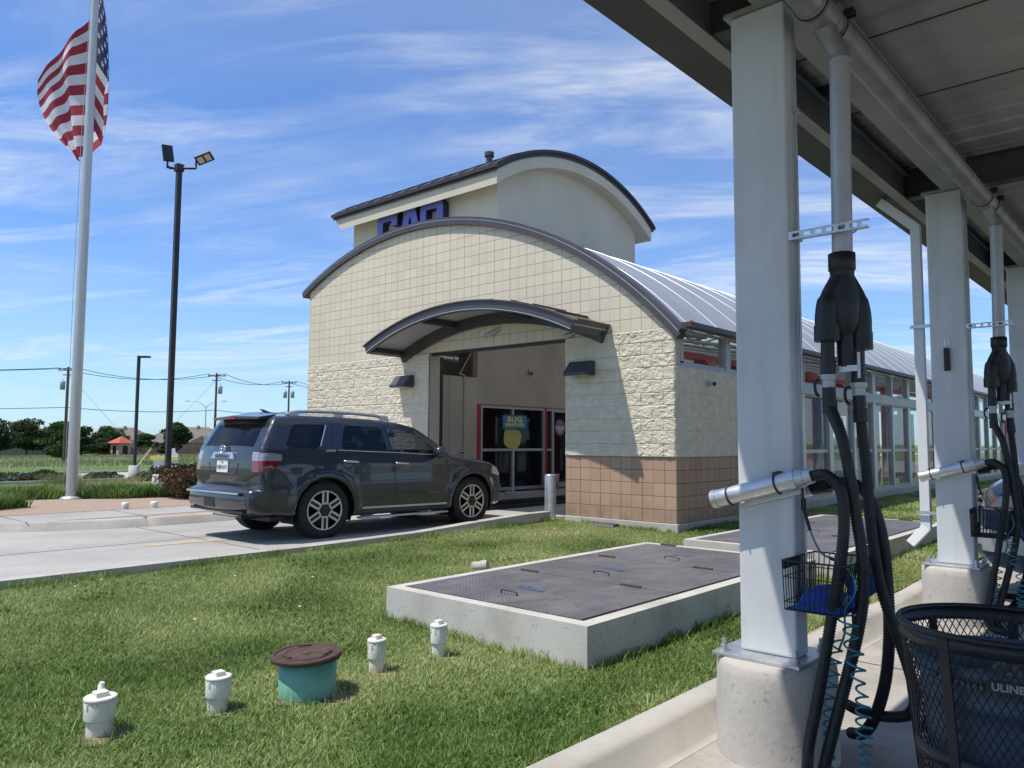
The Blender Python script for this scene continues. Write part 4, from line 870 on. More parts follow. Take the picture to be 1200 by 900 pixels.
# ------------------------------------------------------------------ lawn, vaults and pipes
def blades(name,label,pts,hgt,wid,lean,cols,cat='grass',tone_scale=.9,kind='stuff',seed=3):
    """pts: (n,3) roots; every blade is a bent tapering leaf"""
    r=np.random.default_rng(seed); n=len(pts); a=r.uniform(0,2*PI,n); h=hgt*r.uniform(.45,1.25,n)*(.6+.8*fbm(pts[:,0]*2.2,pts[:,1]*2.2,3,8)); w=wid*r.uniform(.7,1.3,n)
    ln=lean*r.uniform(.2,1.3,n)*h; dx=np.cos(a);dy=np.sin(a); b=a+r.uniform(-.8,.8,n)+PI/2; wx=np.cos(b)*w/2; wy=np.sin(b)*w/2
    P=pts; v=np.zeros((n,5,3))
    v[:,0]=P+np.c_[-wx,-wy,-.005*np.ones(n)]; v[:,1]=P+np.c_[wx,wy,-.005*np.ones(n)]
    v[:,2]=P+np.c_[dx*ln*.4+wx*.8,dy*ln*.4+wy*.8,h*.6]; v[:,3]=P+np.c_[dx*ln*.4-wx*.8,dy*ln*.4-wy*.8,h*.6]; v[:,4]=P+np.c_[dx*ln,dy*ln,h]
    me=bpy.data.meshes.new(name); me.vertices.add(n*5); me.vertices.foreach_set('co',v.reshape(-1))
    base_=np.arange(n)*5; lp=np.empty((n,7),int); lp[:,0:4]=base_[:,None]+np.array([0,1,2,3]); lp[:,4:7]=base_[:,None]+np.array([3,2,4])
    me.loops.add(n*7); me.loops.foreach_set('vertex_index',lp.reshape(-1)); me.polygons.add(n*2)
    st=np.empty((n,2),int); st[:,0]=np.arange(n)*7; st[:,1]=st[:,0]+4; me.polygons.foreach_set('loop_start',st.reshape(-1)); me.update(calc_edges=True)
    at=me.attributes.new('tone','FLOAT','POINT'); t=np.clip(fbm(pts[:,0]*tone_scale,pts[:,1]*tone_scale,4,2)*1.45-.20+r.normal(0,.21,n),0,1); tt=np.repeat(t,5).reshape(n,5); at.data.foreach_set('value',tt.reshape(-1))
    m,nt,bs=base(name+'_blade'); an=nt.new('ShaderNodeAttribute'); an.attribute_name='tone'; cr=nt.new('ShaderNodeValToRGB'); els=cr.color_ramp.elements
    for k,(p_,c_) in enumerate(cols):
        e=els[k] if k<2 else els.new(p_); e.position=p_; e.color=(*c_,1)
    nt.link(an.outputs['Fac'],cr.inputs[0]); nt.link(cr.outputs[0],bs.inputs['Base Color']); bs.inputs['Roughness'].default_value=.55; bs.inputs['Specular IOR Level'].default_value=.25
    tr=nt.new('ShaderNodeBsdfTranslucent'); nt.link(cr.outputs[0],tr.inputs[0]); mx=nt.new('ShaderNodeMixShader'); mx.inputs[0].default_value=.3
    nt.link(bs.outputs[0],mx.inputs[1]); nt.link(tr.outputs[0],mx.inputs[2]); nt.link(mx.outputs[0],nt.n['Material Output'].inputs['Surface'])
    me.materials.append(m); o=bpy.data.objects.new(name,me); COL.objects.link(o); return setprops(o,label,cat,None,kind)
GC=[(0.0,(.065,.13,.025)),(1.0,(.55,.55,.28)),(.30,(.15,.25,.055)),(.52,(.25,.36,.105)),(.75,(.40,.47,.20))]
BOX1=(1.03,3.05,-6.50,-2.55); BOX2=(1.20,3.10,-1.95,2.7)
def scatter(x0,x1,y0,y1,n,seed):
    r=np.random.default_rng(seed); x=r.uniform(x0,x1,n); y=r.uniform(y0,y1,n); k=np.ones(n,bool)
    for b in (BOX1,BOX2): k&=~((x>b[0])&(x<b[1])&(y>b[2])&(y<b[3]))
    x=x[k];y=y[k]; z=.235-.02*x+.007*np.minimum(y,6.)+.03*fbm(x*.8,y*.8,3,4)-.015; return np.c_[x,y,z]
D_=lambda P:np.hypot(P[:,0]-6.07,P[:,1]+10.63)
P=scatter(-2.24,3.735,-11.5,-.05,1150000,1); d=D_(P); r_=np.random.default_rng(5).uniform(0,1,len(P)); P=P[r_<np.clip((4.3/d)**2,.08,1)]
bare=[(1.872,-9.013,.16),(1.985,-8.446,.10),(2.135,-7.978,.26),(2.085,-7.436,.1),(2.12,-6.935,.1)]
for bx,by,br in bare: P=P[(np.hypot(P[:,0]-bx-.05,P[:,1]-by)>br*np.random.default_rng(1).uniform(.5,1.0,len(P)))]
blades('lawn_grass','short green lawn grass with pale dry tips around the pipes and vault',P,.029,.0050,1.3,GC)
P=scatter(.03,3.70,0,30,260000,2); d=D_(P); r_=np.random.default_rng(6).uniform(0,1,len(P)); P=P[r_<np.clip((13/d)**2,.1,1)]
blades('side_lawn_grass','green lawn strip beside the glazed side of the building',P,.045,.010,1.1,GC,seed=4)
# ragged longer tufts along every hard edge
r_=np.random.default_rng(31); L=[]
def edge(x0,y0,x1,y1,n,w=.035):
    t=r_.uniform(0,1,n); t=t[fbm(t*18+x0*3,t*0+y0,3,5)>.45]; L.append(np.c_[x0+(x1-x0)*t+r_.normal(0,w,len(t)),y0+(y1-y0)*t+r_.normal(0,w,len(t))])
edge(1.0,-6.53,3.07,-6.53,1500); edge(3.08,-6.5,3.08,-2.6,2200); edge(.99,-6.5,.99,-2.6,1200); edge(1.2,-1.98,3.1,-1.98,600); edge(3.13,-1.9,3.13,2.6,1200); edge(-2.19,-11,-2.19,-.2,5200,.03); edge(3.69,-11,3.69,-1,4200,.02); edge(-2.1,-.06,-.02,-.06,1100,.02); edge(.06,0,.06,5,900,.02)
for bx,by,br in bare: a=r_.uniform(0,2*PI,70); L.append(np.c_[bx+br*.75*np.cos(a)+r_.normal(0,.02,70),by+br*.75*np.sin(a)+r_.normal(0,.02,70)])
E_=np.vstack(L); E_=np.c_[E_,.235-.02*E_[:,0]+.007*np.minimum(E_[:,1],6.)+.03*fbm(E_[:,0]*.8,E_[:,1]*.8,3,4)-.015]
blades('edge_grass','ragged longer grass along the kerbs, vaults and pipes',E_,.075,.0055,.7,GC,seed=12)
# clover-like weeds in loose patches
Q=np.c_[r_.uniform(-2.1,3.6,14000),r_.uniform(-10.6,-1,14000)]; Q=Q[fbm(Q[:,0]*1.3,Q[:,1]*1.3,3,77)>.60]; Q=Q[~((Q[:,0]>1.0)&(Q[:,0]<3.1)&(Q[:,1]>-6.5))]; Q=np.c_[Q,.235-.02*Q[:,0]+.007*Q[:,1]+.03*fbm(Q[:,0]*.8,Q[:,1]*.8,3,4)-.015]
blades('lawn_weeds','broad-leaved weeds in loose patches across the lawn',Q,.036,.017,1.5,[(0.0,(.04,.10,.02)),(1.0,(.22,.33,.10)),(.5,(.10,.20,.045))],'weeds',seed=13)
# small yellow and white flowers, one object
g=MB()
for (x,y) in ((-1.9,-7.6),(-1.7,-7.9),(-1.2,-6.6),(.4,-6.9),(-.6,-6.1),(1.5,-5.9),(.2,-7.7)): z=G(x,y)+.05; g.lathe((x,y,z),[(.001,.008),(.012,.006),(.014,0),(.001,-.002)],8)
single('lawn_flowers',g,mat('flower_white',(.75,.72,.45),(.8,.78,.7),.7,scale=1),'scattered tiny pale flower heads in the lawn near the driveway','flowers',kind='stuff')
# steel-lidded concrete vaults
m,nd,bd=base('chequer_plate'); sp=nd.new('ShaderNodeSeparateXYZ'); nd.link(nd.pos(),sp.inputs[0])
u=nd.math('MULTIPLY',nd.math('ADD',sp.outputs[0],sp.outputs[1]),26.); v=nd.math('MULTIPLY',nd.math('SUBTRACT',sp.outputs[0],sp.outputs[1]),26.)
def lens(a,b): return nd.math('SUBTRACT',1.0,nd.math('ADD',nd.math('POWER',nd.math('MULTIPLY',nd.math('ABSOLUTE',nd.math('SUBTRACT',nd.math('FRACT',a),.5)),2.4),2.),nd.math('POWER',nd.math('MULTIPLY',nd.math('ABSOLUTE',nd.math('SUBTRACT',nd.math('FRACT',b),.5)),6.5),2.)))
chk=nd.math('MODULO',nd.math('ADD',nd.math('ABSOLUTE',nd.math('FLOOR',u)),nd.math('ABSOLUTE',nd.math('FLOOR',v))),2.0)
hh=nd.math('MAXIMUM',nd.math('ADD',nd.math('MULTIPLY',lens(u,v),chk),nd.math('MULTIPLY',lens(v,u),nd.math('SUBTRACT',1.0,chk))),0.0)
c=nd.mix(nd.ramp(nd.noise(1.6,6),.35,.65),(.125,.122,.130),(.185,.18,.187)); c=nd.mix(nd.ramp(nd.noise(7,6),.5,.75,0,.6),c,(.10,.07,.065)); c=nd.mix(nd.ramp(nd.noise(2.6,7,.68,stretch=(1.4,.6,1)),.50,.66,0,.55),c,(.27,.25,.235)); c=nd.mix(nd.math('MULTIPLY',hh,.45),c,(.30,.29,.30))
nd.link(c,bd.inputs['Base Color']); bd.inputs['Roughness'].default_value=.5; bd.inputs['Metallic'].default_value=.25; nd.link(nd.bump(hh,.9,.006),bd.inputs['Normal']); M['plate']=m
def vault(box,label,lids,top=.42):
    x0,x1,y0,y1=box; t=thing('concrete_vault',label,'utility vault',((x0+x1)/2,(y0+y1)/2,.1),'steel-lidded concrete vaults on the lawn')
    g=MB(); g.box(x0,x1,y0,y1,.02,top-.03); 
    w_=.11
    for q in ((x0,x1,y0,y0+w_),(x0,x1,y1-w_,y1),(x0,x0+w_*.85,y0+w_,y1-w_),(x1-w_,x1,y0+w_,y1-w_)): g.box(*q,top-.03,top)
    obj('concrete_wall',g,M['vault'],t)
    g=MB(); g.box(x0+w_*.9,x1-w_,y0+w_,y1-w_,top-.03,top-.006); obj('steel_frame',g,M['rust'],t)
    L=(y1-y0-2*w_-.02)/lids
    for k in range(lids):
        a=y0+w_+.01+L*k+.006; b_=a+L-.012; g=MB(); g.box(x0+w_*.95,x1-w_-.03,a,b_,top-.004,top+.004); ld=obj('lid',g,M['plate'],t)
        for xx in (x0+.38,x1-.55): g=MB(); g.box(xx-.09,xx+.09,b_-.010,b_+.014,top+.005,top+.012); g.cyl((xx-.10,b_+.003,top+.014),(xx+.10,b_+.003,top+.014),.009,n=8); obj('hinge',g,M['rust'],ld)
        xm=(x0+x1)/2-.05; g=MB(); g.tube(spline([(xm-.08,a+.30,top+.006),(xm-.07,a+.30,top+.03),(xm+.07,a+.30,top+.03),(xm+.08,a+.30,top+.006)],4),.007,8); obj('handle',g,M['beamdark'],ld)
        g=MB(); r=random.Random(k+int(x0*10)); n=9; cx_,cy_=xm-.05,a+.62
        for q in range(5):
            ox,oy=cx_+r.uniform(-.12,.12),cy_+r.uniform(-.05,.05); L_=r.uniform(.02,.07); g.add([(ox-L_,oy-.018,top+.0065),(ox+L_*.6,oy-.03,top+.0065),(ox+L_,oy+.02,top+.0065),(ox-L_*.5,oy+.03,top+.0065)],[(0,1,2,3)])
            g.v=[(v[0],v[1],v[2]+.0002*q) if i>=len(g.v)-4 else v for i,v in enumerate(g.v)]
        obj('blue_mark',g,M['bluepaint'],ld)
    return t
vault(BOX1,'near low concrete vault with three steel chequer lids on the lawn',3); vault(BOX2,'far low concrete vault with steel lids behind the big column',3,.415)
def cleanout(x,y,h,r,label,tilt=0,broken=False):
    z=G(x,y)-.01; t=thing('cleanout_pipe',label,'cleanout pipe',(x,y,z),'white cleanout pipes in the lawn')
    g=MB(); g.lathe((x,y,0),[(r*.83,z-.05),(r*.83,z+h*.42)],28); g.lathe((x,y,0),[(r*.83,z+h*.40),(r*.98,z+h*.40),(r,z+h*.43),(r,z+h*.80),(r*.97,z+h*.82),(r*.5,z+h*.82)],28); obj('pipe',g,M['white'],t)
    g=MB(); g.lathe((x,y,0),[(r*.9,z+h*.82),(r*1.06,z+h*.83),(r*1.06,z+h*.88),(r*.99,z+h*.90),(.001,z+h*.90)],28)
    s_=r*.42; g.box(x-s_,x+s_,y-s_,y+s_,z+h*.895,z+h*1.0)
    for k in range(10): a=2*PI*k/10; g.obox((x+math.cos(a)*r*1.005,y+math.sin(a)*r*1.005,z+h*.74),Vector((-math.sin(a),math.cos(a),0))*.006,Vector((math.cos(a),math.sin(a),0))*.003,(0,0,h*.07))
    cp=obj('cap',g,M['white'],t,bevel=.003)
    if broken: g=MB(); g.tube([(x-r*.5,y+r*.2,z+h*.9),(x-r*.75,y+r*.3,z+h*1.05),(x-r*.7,y+r*.35,z+h*1.12)],[.018,.016,.012],8); obj('vent_stub',g,M['white'],cp)
cleanout(1.872,-9.013,.225,.074,'nearest white cleanout pipe, with a small vent stub on its cap',broken=True)
cleanout(1.985,-8.446,.225,.066,'white cleanout pipe left of the green riser'); cleanout(2.085,-7.436,.245,.057,'slim white cleanout pipe just right of the green riser'); cleanout(2.123,-6.935,.256,.056,'white cleanout pipe standing right in front of the concrete vault')
t=thing('riser_manhole','green plastic riser with a rusty round lid in the lawn','manhole riser',(2.135,-7.978,.12)); g=MB(); g.lathe((2.135,-7.978,0),[(.158,.05),(.162,.16),(.163,.352),(.15,.352)],40); obj('riser',g,M['green'],t)
g=MB(); tl=Matrix.Rotation(R(2),3,'X'); c0=Vector((2.125,-7.985,.374))
def ring(prof,mb,n=44):
    vs=[];
    for r,h in prof:
        for j in range(n): a=2*PI*j/n; vs.append(c0+tl@Vector((r*math.cos(a),r*math.sin(a),h)))
    mb.add(vs,[(i*n+j,i*n+(j+1)%n,(i+1)*n+(j+1)%n,(i+1)*n+j) for i in range(len(prof)-1) for j in range(n)],0,False)
ring([(.15,-.022),(.200,-.022),(.203,-.002),(.198,.006),(.178,.007),(.174,.001),(.150,.001),(.146,.008),(.118,.008),(.112,.003),(.03,.003),(.028,.007),(.001,.007)],g); 
for a in (.5,2.6,4.7): g.obox(c0+tl@Vector((.13*math.cos(a),.13*math.sin(a),.012)),tl@Vector((-math.sin(a),math.cos(a),0))*.04,tl@Vector((math.cos(a),math.sin(a),0))*.008,(0,0,.003))
obj('lid',g,M['rust'],t)
g=MB(); z=G(.06,-4.43); d=Vector((.84,.4,.12)).normalized(); g.cyl(Vector((.0,-4.45,z+.03)),Vector((.0,-4.45,z+.03))+d*.17,.055,n=20); g.cyl(Vector((.0,-4.45,z+.03))+d*.10,Vector((.0,-4.45,z+.03))+d*.175,.062,n=20); single('pipe_stub',g,M['pedestal'],'short weathered pipe stub lying in the grass behind the near vault','pipe')
g=MB()
for bx,by,br in bare:
    n=18; z=G(bx,by)+.006; g.add([(bx+.03,by,z+.004)]+[(bx+.03+br*1.0*(.8+.3*math.sin(3*a+bx*9))*math.cos(a),by+br*(.8+.3*math.cos(2*a+by))*math.sin(a),z) for a in np.linspace(0,2*PI,n,endpoint=False)],[(0,i+1,(i+1)%n+1) for i in range(n)])
struct('bare_soil',g,mat('dry_soil',(.20,.155,.10),(.30,.25,.17),.95,scale=20,bump=.8,bscale=50,spec=.1))
# capped pipes on the gravel bed
for x,y,l in ((-7.85,-5.0,'round white pipe cap on the gravel nearest the flagpole'),(-7.75,-4.55,'round white pipe cap on the gravel beside the reddish bush')):
    t=thing('capped_pipe',l,'capped pipe',(x,y,.42),'white caps in the gravel bed'); g=MB(); g.lathe((x,y,0),[(.055,.40),(.055,.49)],20); obj('pipe',g,M['white'],t); g=MB(); g.lathe((x,y,0),[(.062,.47),(.064,.515),(.05,.535),(.001,.54)],20); obj('cap',g,M['white'],t)
# ------------------------------------------------------------------ canopy, columns
CV=thing('vacuum_canopy','grey steel canopy with ribbed deck over the vacuum bays','canopy',(6,0,4))
YE=(-13,36)
g=MB(); g.box(3.56,3.60,*YE,4.10,4.52); g.box(3.60,3.87,*YE,4.10,4.13); g.box(3.50,3.562,*YE,4.44,4.55); obj('gutter',g,M['beamdark'],CV)
def ibeam(mb,xc,z0,h,w,y0,y1,t=.014): mb.box(xc-w/2,xc+w/2,y0,y1,z0,z0+t); mb.box(xc-w/2,xc+w/2,y0,y1,z0+h-t,z0+h); mb.box(xc-.008,xc+.008,y0,y1,z0+t,z0+h-t)
def xbeam(mb,yc,z0,h,w,x0,x1,t=.014): mb.box(x0,x1,yc-w/2,yc+w/2,z0,z0+t); mb.box(x0,x1,yc-w/2,yc+w/2,z0+h-t,z0+h); mb.box(x0,x1,yc-.008,yc+.008,z0+t,z0+h-t)
g=MB(); ibeam(g,3.93,4.03,.28,.10,*YE); obj('edge_beam',g,M['beam'],CV)
g=MB(); ibeam(g,4.42,3.995,.34,.17,*YE); obj('main_beam',g,M['beam'],CV)
for xb in (6.9,9.4): g=MB(); ibeam(g,xb,4.05,.34,.17,*YE); obj('main_beam',g,M['beam'],CV)
CY=[-10.72,-6.60,-2.49,1.62,5.73,9.84,13.95,18.06,22.17,26.28]
for y in CY: g=MB(); xbeam(g,y+.18,4.047,.29,.14,3.885,9.5,.012); obj('cross_beam',g,M['beamdark'],CV)
m,nd,bd=base('ribbed_deck'); bd.inputs['Roughness'].default_value=.5; bd.inputs['Metallic'].default_value=.2
c=nd.mix(nd.ramp(nd.noise(1.0,6,stretch=(.3,1.5,1)),.35,.65),(.40,.40,.365),(.50,.50,.46)); nd.link(c,bd.inputs['Base Color'])
g=MB(); y=YE[0]; prof=[]
while y<YE[1]:
    prof+=[(y,4.40),(y+.23,4.40),(y+.25,4.432),(y+.285,4.432),(y+.305,4.40)]; y+=.305
n=len(prof); g.add([(x,p[0],p[1]) for p in prof for x in (3.56,9.6)],[(2*i,2*i+1,2*i+3,2*i+2) for i in range(n-1)]); g.box(3.55,9.6,*YE,4.50,4.53); obj('deck',g,m,CV)
g=MB()
for y in (-8.2,-5.15,-3.95,-1.1,1.9,5): g.box(3.9,9.5,y-.004,y+.004,4.394,4.399)
obj('deck_lap',g,M['black'],CV)
for y in (-9,-4.6,-.4,3.6):
    g=MB(); xbeam(g,y,4.31,.09,.06,3.9,4.34,.006); obj('bracket',g,M['beamdark'],CV)
# columns
def column(y,label):
    t=thing('canopy_column',label,'column',(4.335,y,0),'canopy columns on concrete pedestals')
    g=MB(); g.box(4.182,4.487,y-.075,y+.078,.512,3.99); obj('shaft',g,M['colpaint'],t,bevel=.014,seg=3)
    g=MB(); g.box(4.08,4.545,y-.20,y+.235,.495,.511); obj('base_plate',g,M['galv'],t,bevel=.002)
    g=MB(); g.box(4.15,4.52,y-.10,y+.10,3.992,4.012); obj('cap_plate',g,M['beam'],t)
    for sx,sy in ((4.125,-.15),(4.51,-.15),(4.125,.19),(4.51,.19)):
        b=MB(); b.cyl((sx,y+sy,.511),(sx,y+sy,.575),.011,n=12); b.cyl((sx,y+sy,.511),(sx,y+sy,.516),.026,n=16); b.cyl((sx,y+sy,.516),(sx,y+sy,.540),.020,n=6); obj('anchor_bolt',b,M['galv'],t)
    g=MB(); n=56; vs=[]
    pr_=[(.305,-.02),(.305,.10),(.302,.30),(.303,.42),(.296,.470),(.280,.492),(.15,.4945),(.001,.4945)]
    for k,(r,z) in enumerate(pr_):
        for j in range(n): a=2*PI*j/n; rr=r*(1+.012*math.sin(3*a+y)+.006*math.sin(11*a+z*20)) if k<6 else r; vs.append((4.335+rr*math.cos(a),y+.01+rr*math.sin(a),z))
    g.add(vs,[(i*n+j,i*n+(j+1)%n,(i+1)*n+(j+1)%n,(i+1)*n+j) for i in range(len(pr_)-1) for j in range(n)],0,True); obj('pedestal',g,M['pedestal'],t)
    g=MB(); g.cyl((4.501,y+.03,.9),(4.501,y+.03,3.9),.007,n=6); 
    for z in (1.4,2.69,3.4): g.box(4.487,4.515,y+.01,y+.05,z-.01,z+.015)
    obj('conduit',g,M['galv'],t); return t
LBL=['nearest pale grey canopy column on a round concrete pedestal','second pale grey canopy column, with a small black holder on its face','third pale grey canopy column at the right edge']
for k,y in enumerate(CY[1:4]): column(y,LBL[k])
for y in CY[4:]: column(y,'pale grey canopy column farther down the row')
# manifold and drops
MF=thing('vacuum_manifold','long galvanised vacuum pipe running under the canopy deck','pipe',(4.68,0,3.83))
g=MB(); g.cyl((4.68,YE[0],3.835),(4.68,30,3.835),.075,n=24); obj('pipe',g,M['dullpipe'],MF)
for y in CY[1:6]:
    g=MB()
    for dy in (-.20,.02,.10): g.cyl((4.68,y+dy-.02,3.835),(4.68,y+dy+.02,3.835),.083,n=24)
    g.cyl((4.68,y-.16,3.835),(4.68,y+.06,3.835),.080,n=24); obj('sleeve',g,M['dullpipe'],MF)
    for dy in (-.20,.10):
        g=MB(); g.cyl((4.68,y+dy-.006,3.835),(4.68,y+dy+.006,3.835),.088,n=24)
        for q in (-.02,.015): g.box(4.75,4.80,y+dy+q,y+dy+q+.012,3.86,3.90)
        obj('clamp',g,M['black'],MF)
def ribbed(path,r,n=14,step=.011,amp=.0022):
    P=spline(path,14); L=[0]
    for i in range(1,len(P)): L.append(L[-1]+(P[i]-P[i-1]).length)
    N=int(L[-1]/step*2); out=[];rs=[]; Ls=np.array(L); A=np.array([tuple(p) for p in P])
    for k in range(N+1):
        s=L[-1]*k/N; out.append(tuple(np.interp(s,Ls,A[:,j]) for j in range(3))); rs.append(r+(amp if k%2 else -amp*.4))
    g=MB(); g.tube(out,rs,n); return g
def station(y,name_lbl,detail=True):
    t=thing('vacuum_drop',name_lbl,'vacuum',(4.74,y,2.5),'vacuum hose drops beside the columns')
    O=lambda *p:(p[0],y+p[1],p[2])
    g=MB(); g.tube(spline([O(4.68,-.04,3.80),O(4.70,-.0,3.72),O(4.735,.02,3.64),O(4.742,.02,3.58)],5),.052,20); obj('elbow',g,M['dullpipe'],t)
    g=MB(); g.cyl(O(4.742,.02,3.60),O(4.728,.02,2.52),.050,n=24); g.cyl(O(4.742,.02,3.60),O(4.742,.02,3.57),.054,n=24); obj('drop_pipe',g,M['droppipe'],t)
    # wye
    g=MB(); g.lathe(O(4.725,.02,0),[(.052,2.58),(.066,2.575),(.066,2.49),(.060,2.485),(.058,2.46),(.085,2.33),(.08,2.22),(.05,2.15)],24)
    g.tube(spline([O(4.72,.0,2.44),O(4.68,-.035,2.34),O(4.668,-.05,2.25),O(4.668,-.05,2.17)],5),[.05]*6+[.058]*10,20)
    g.tube(spline([O(4.735,.04,2.44),O(4.775,.07,2.34),O(4.790,.08,2.25),O(4.790,.08,2.15)],5),[.048]*6+[.052]*10,20)
    g.cyl(O(4.668,-.05,2.20),O(4.668,-.05,2.12),.064,n=20); g.cyl(O(4.790,.08,2.17),O(4.790,.08,2.08),.056,n=20); g.cyl(O(4.73,.02,2.3),O(4.735,.02,1.99),.043,n=20)
    obj('wye_fitting',g,M['black'],t)
    for (x,dy,z0) in ((4.668,-.05,2.12),(4.782,.05,2.08)):
        g=MB(); g.cyl(O(x,dy,z0),O(x-.002,dy,z0-.11),.033,n=18); g.cyl(O(x,dy,z0-.10),O(x-.002,dy,z0-.17),.037,n=18); obj('hose_neck',g,M['black'],t)
        g=MB(); g.cyl(O(x,dy,z0-.17),O(x,dy,z0-.195),.040,n=18); g.cyl(O(x,dy,z0-.195),O(x,dy,z0-.24),.031,n=18); g.cyl(O(x,dy,z0-.215),O(x,dy,z0-.225),.034,n=18); obj('coupler',g,M['droppipe'],t)
        g=MB(); g.cyl(O(x,dy,z0-.235),O(x+.003,dy,z0-.33),.032,n=18); g.cyl(O(x+.003,dy,z0-.30),O(x+.004,dy,z0-.37),.036,n=18); obj('hose_cuff',g,M['black'],t)
        g=MB(); g.tube(spline([O(x-.035,dy-.015,z0-.19),O(x-.06,dy-.015,z0-.20),O(x-.062,dy-.015,z0-.25),O(x-.045,dy-.015,z0-.28)],4),.008,8); obj('lever',g,M['black'],t)
    g=MB(); g.box(4.70,4.80,y-.02,y+.03,1.965,1.995); g.cyl(O(4.80,-.0,2.06),O(4.80,-.0,1.93),.008,n=8); obj('hose_bracket',g,M['alu'],t)
    # slotted strut
    g=MB(); z0,z1=2.668,2.712; xs=[4.487,4.885]; yy=y-.075
    g.box(4.487,4.885,yy+.003,yy+.03,z0-.0,z0+.004); g.box(4.487,4.885,yy+.003,yy+.03,z1-.004,z1); g.box(4.487,4.885,yy,yy+.003,z0,z0+.011); g.box(4.487,4.885,yy,yy+.003,z1-.011,z1)
    x=4.487
    while x<4.885: g.box(x,x+.022,yy+.0002,yy+.0028,z0+.011,z1-.011); x+=.058
    obj('slotted_strut',g,M['galv'],t); g=MB(); g.tube([O(4.742+.056*math.cos(a),.02+.056*math.sin(a),2.69) for a in np.linspace(0,2*PI,16,endpoint=False)],.005,6,closed=True); g.cyl(O(4.487,-.03,2.69),O(4.53,-.03,2.69),.02,n=10); obj('strap',g,M['galv'],t)
    return t
S1=station(-6.60,'near cluster of black vacuum hoses hanging beside the first column')
def hose(t,pts,r=.026): return obj('hose',ribbed(pts,r),M['hose'],t)
H1=[(4.61,-6.745,1.443),(4.675,-6.755,1.452),(4.731,-6.76,1.412),(4.761,-6.765,1.34),(4.764,-6.77,1.194),(4.748,-6.78,1.031),(4.726,-6.79,.907),(4.693,-6.80,.701),(4.640,-6.82,.388),(4.605,-6.84,.199),(4.60,-6.86,.11),(4.63,-6.92,.040),(4.76,-7.02,.028)]
H2=[(4.668,-6.65,1.865),(4.674,-6.655,1.79),(4.735,-6.70,1.66),(4.763,-6.71,1.548),(4.783,-6.71,1.421),(4.806,-6.71,1.233),(4.829,-6.72,1.073),(4.827,-6.72,.872),(4.795,-6.74,.667),(4.724,-6.76,.374),(4.675,-6.78,.17),(4.66,-6.82,.06),(4.72,-6.95,.028)]
H3=[(4.782,-6.55,1.83),(4.785,-6.53,1.668),(4.80,-6.52,1.445),(4.807,-6.52,1.263),(4.825,-6.52,1.054),(4.859,-6.51,.851),(4.912,-6.50,.675),(4.955,-6.47,.501),(4.965,-6.42,.37),(4.92,-6.38,.27),(4.81,-6.38,.235),(4.69,-6.36,.228),(4.55,-6.2,.2)]
H4=[(4.58,-6.46,1.392),(4.65,-6.45,1.404),(4.72,-6.45,1.395),(4.785,-6.45,1.33),(4.829,-6.45,1.209),(4.853,-6.45,1.05),(4.862,-6.45,.841),(4.86,-6.45,.633),(4.83,-6.43,.42),(4.76,-6.38,.219),(4.675,-6.30,.10),(4.58,-6.2,.05)]
def subd(P): return P
for H,r in ((H1,.0255),(H2,.0265),(H3,.0255),(H4,.0265)): obj('hose',ribbed(H,r,14,.014,.0034),M['hose'],S1,fixn=True)
# holder tubes on the column faces
def holder(y,label):
    t=thing('hose_holder',label,'hose holder',(4.335,y-.14,1.38),'angled galvanised hose holders on the columns')
    a=Vector((4.075,y-.145,1.298)); b=Vector((4.61,y-.145,1.445)); d=(b-a).normalized(); q=lambda s:a+d*s
    g=MB(); g.cyl(a,q(.44),.046,n=28); g.cyl(a,q(.028),.050,n=28); g.cyl(q(.002),q(.0),.044,n=20); obj('tube',g,M['galv'],t)
    g=MB(); g.cyl(q(.44),q(.475),.053,n=28); g.cyl(q(.475),q(.515),.049,.044,n=28); g.cyl(q(.515),q(.555),.041,.038,n=28); obj('nozzle_cuff',g,M['alu'],t)
    for s in (.10,.37):
        g=MB(); c=q(s); u=Vector((0,1,0)); v=d.cross(u).normalized(); g.tube([c+u*.052*math.cos(k)+v*.052*math.sin(k) for k in np.linspace(0,2*PI,20,endpoint=False)],.0045,6,closed=True)
        g.obox(c+v*.058+Vector((0,.03,0)),d*.016,(0,.03,0),v*.005); obj('strap',g,M['beamdark'],t)
    g=MB(); c=q(.30)+Vector((0,.055,-.012)); v=d.cross(Vector((0,1,0))).normalized(); g.obox(c+Vector((0,.008,0)),d*.155,(0,.004,0),v*.060); g.obox(c+Vector((0,-.0,0))+v*.058,d*.155,(0,.010,0),v*.003); g.obox(c-v*.058,d*.155,(0,.010,0),v*.003); obj('bracket_plate',g,M['galv'],t)
    # rear holder on the other face
    g=MB(); g.cyl((4.36,y+.155,1.33),(4.52,y+.15,1.378),.044,n=24); obj('rear_tube',g,M['galv'],t); g=MB(); g.cyl((4.50,y+.15,1.374),(4.59,y+.14,1.393),.048,n=24); obj('rear_cuff',g,M['black'],t); return t
Hd1=holder(-6.60,'shiny hose holder tube strapped across the first column')
